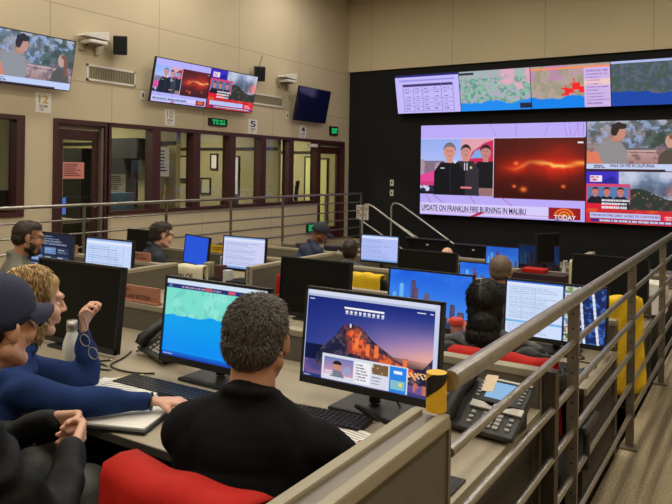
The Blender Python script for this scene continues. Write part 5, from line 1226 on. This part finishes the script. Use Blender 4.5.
# --- man in dark cap leaning forward
loc, yw = (-4.75, 6.55, -.42), -.65; L = lambda p: tolocal(loc, yw, p)
t, Mh, N = person('man in a dark cap and navy jacket leaning forward below the low green exit sign', loc, yw, L((-4.42, 6.72, .86)), neck=L((-4.50, 6.68, .735)), hy=0, hp=-.35, skin='skin_brown', top='jacket_brightnavy', vox=.011, bvox=.009, sw=.20, girth=1.1, fold=(7, .007), name_top='jacket')
cap_prims(t, Mh, 'jacket_navy', False)
ch = office_chair((-4.86, 6.42, -.42), -.65, 'office chair under the man in the dark cap', top=1.1); vest(ch, 'yellow cloth cover on the chair behind the man in the dark cap', 'yellow_cloth', .40, .44, 1.12, .5)

# --- dark-haired person seen from behind
loc, yw = (-3.78, 6.28, -.42), .35; L = lambda p: tolocal(loc, yw, p)
t, Mh, N = person('person with short brown hair seen from behind, beside the man in the dark cap', loc, yw, L((-3.78, 6.34, .735)), neck=L((-3.78, 6.31, .59)), top='shirt_grey', skin='skin_brown', vox=.012, bvox=.009, sw=.18, name_top='shirt')
hair_obj(t, shell(Mh, SHORT+[((0, -.04, -.03), (.078, .06, .06))]), .008, HAIR_BROWN, 900, .015, flow_short, Mh, seed=13, rad=.002)
office_chair((-3.78, 6.25, -.42), .35, 'office chair under the brown-haired person', top=.9)

# --- woman with dark bun
loc, yw = (-1.02, 3.04, -.14), .28; L = lambda p: tolocal(loc, yw, p)
t, Mh, N = person('woman with a dark hair bun in a black quilted jacket seen from behind', loc, yw, L((-1.115, 3.14, .965)), neck=L((-1.09, 3.09, .835)), top='quilt', skin='skin_brown', vox=.007, bvox=.007, sw=.215, girth=1.2, fold=(6, .004), name_top='jacket', quilt=True,
    arms={1: (L((-.76, 3.22, .60)), L((-.88, 3.44, .66)), dloc(yw, (-.3, 1, -.1)), (0, 0, -1), .4), -1: (L((-1.42, 3.22, .60)), L((-1.28, 3.44, .66)), dloc(yw, (.3, 1, -.1)), (0, 0, -1), .4)})
pr = [((0, -.022, .036), (.084, .100, .092)), ((0, -.055, -.02), (.078, .062, .075)), ((0, -.100, -.080), (.066, .055, .07)), ((0, -.115, -.135), (.078, .050, .070)), ((0, -.05, -.07), (.074, .06, .08)), ((0, -.080, -.10), (.076, .060, .06)), ((0, -.13, -.045), (.035, .02, .02))]
hair_obj(t, shell(Mh, pr), .005, HAIR_BLACK, 6000, .03, flow_down, Mh, seed=14, out=.1, rad=.0012, wave=.18)

# --- man with shaved grey head
loc, yw = (-1.64, 4.92, -.25), .2; L = lambda p: tolocal(loc, yw, p)
t, Mh, N = person('man with a shaved grey head seen from behind, above the split text monitor', loc, yw, L((-1.66, 5.0, .865)), neck=L((-1.65, 4.96, .725)), top='jacket_navy', skin='skin_tan', vox=.011, bvox=.007, sw=.20)
hair_obj(t, shell(Mh, [((0, -.028, .030), (.079, .094, .088)), ((0, -.055, -.015), (.072, .058, .05))]), .006, HAIR_STUBBLE, 3500, .006, flow_short, Mh, seed=15, out=.5, rad=.001)
office_chair((-1.64, 4.88, -.25), .2, 'office chair under the man with the shaved grey head', top=.9)

# --- small bald head
loc, yw = (-3.42, 8.2, -.55), .25; L = lambda p: tolocal(loc, yw, p)
t, Mh, N = person('bald man seen from behind in the rear row', loc, yw, L((-3.43, 8.2, .51)), neck=L((-3.42, 8.16, .345)), top='jacket_black', skin='skin_light', vox=.014, bvox=.009)
office_chair((-3.42, 8.22, -.55), .25, 'office chair under the bald man in the rear row', top=.85)

# chairs under the seated people of the left half
office_chair((-2.20, 1.13, 0), -.42, 'black office chair under the woman with blond hair', top=.90)
office_chair((-1.62, .70, 0), -.30, 'black office chair under the man in the navy cap', top=.92)
office_chair((-4.53, 2.97, -.14), -.6, 'black office chair under the bearded man', top=.98)
ch = office_chair((-4.84, 4.62, -.25), -.55, 'office chair under the man with spiky hair', top=.98)
ch = office_chair((-4.36, 4.60, -.25), .3, 'empty office chair with white and yellow cover beside the spiky-haired man', top=.98, arms=False)
t = vest(ch, 'white and yellow cloth cover with lettering on an empty chair behind the left divider', 'cover_white', .42, .44, 1.0, .34)
box(-.20, .20, -.400, -.392, .67, .85).build('yellow_band', 'yellow_cloth', t); text('LIAISON OF', .26, .05, 'text_dark', t, Tm(.02, -.402, .925))
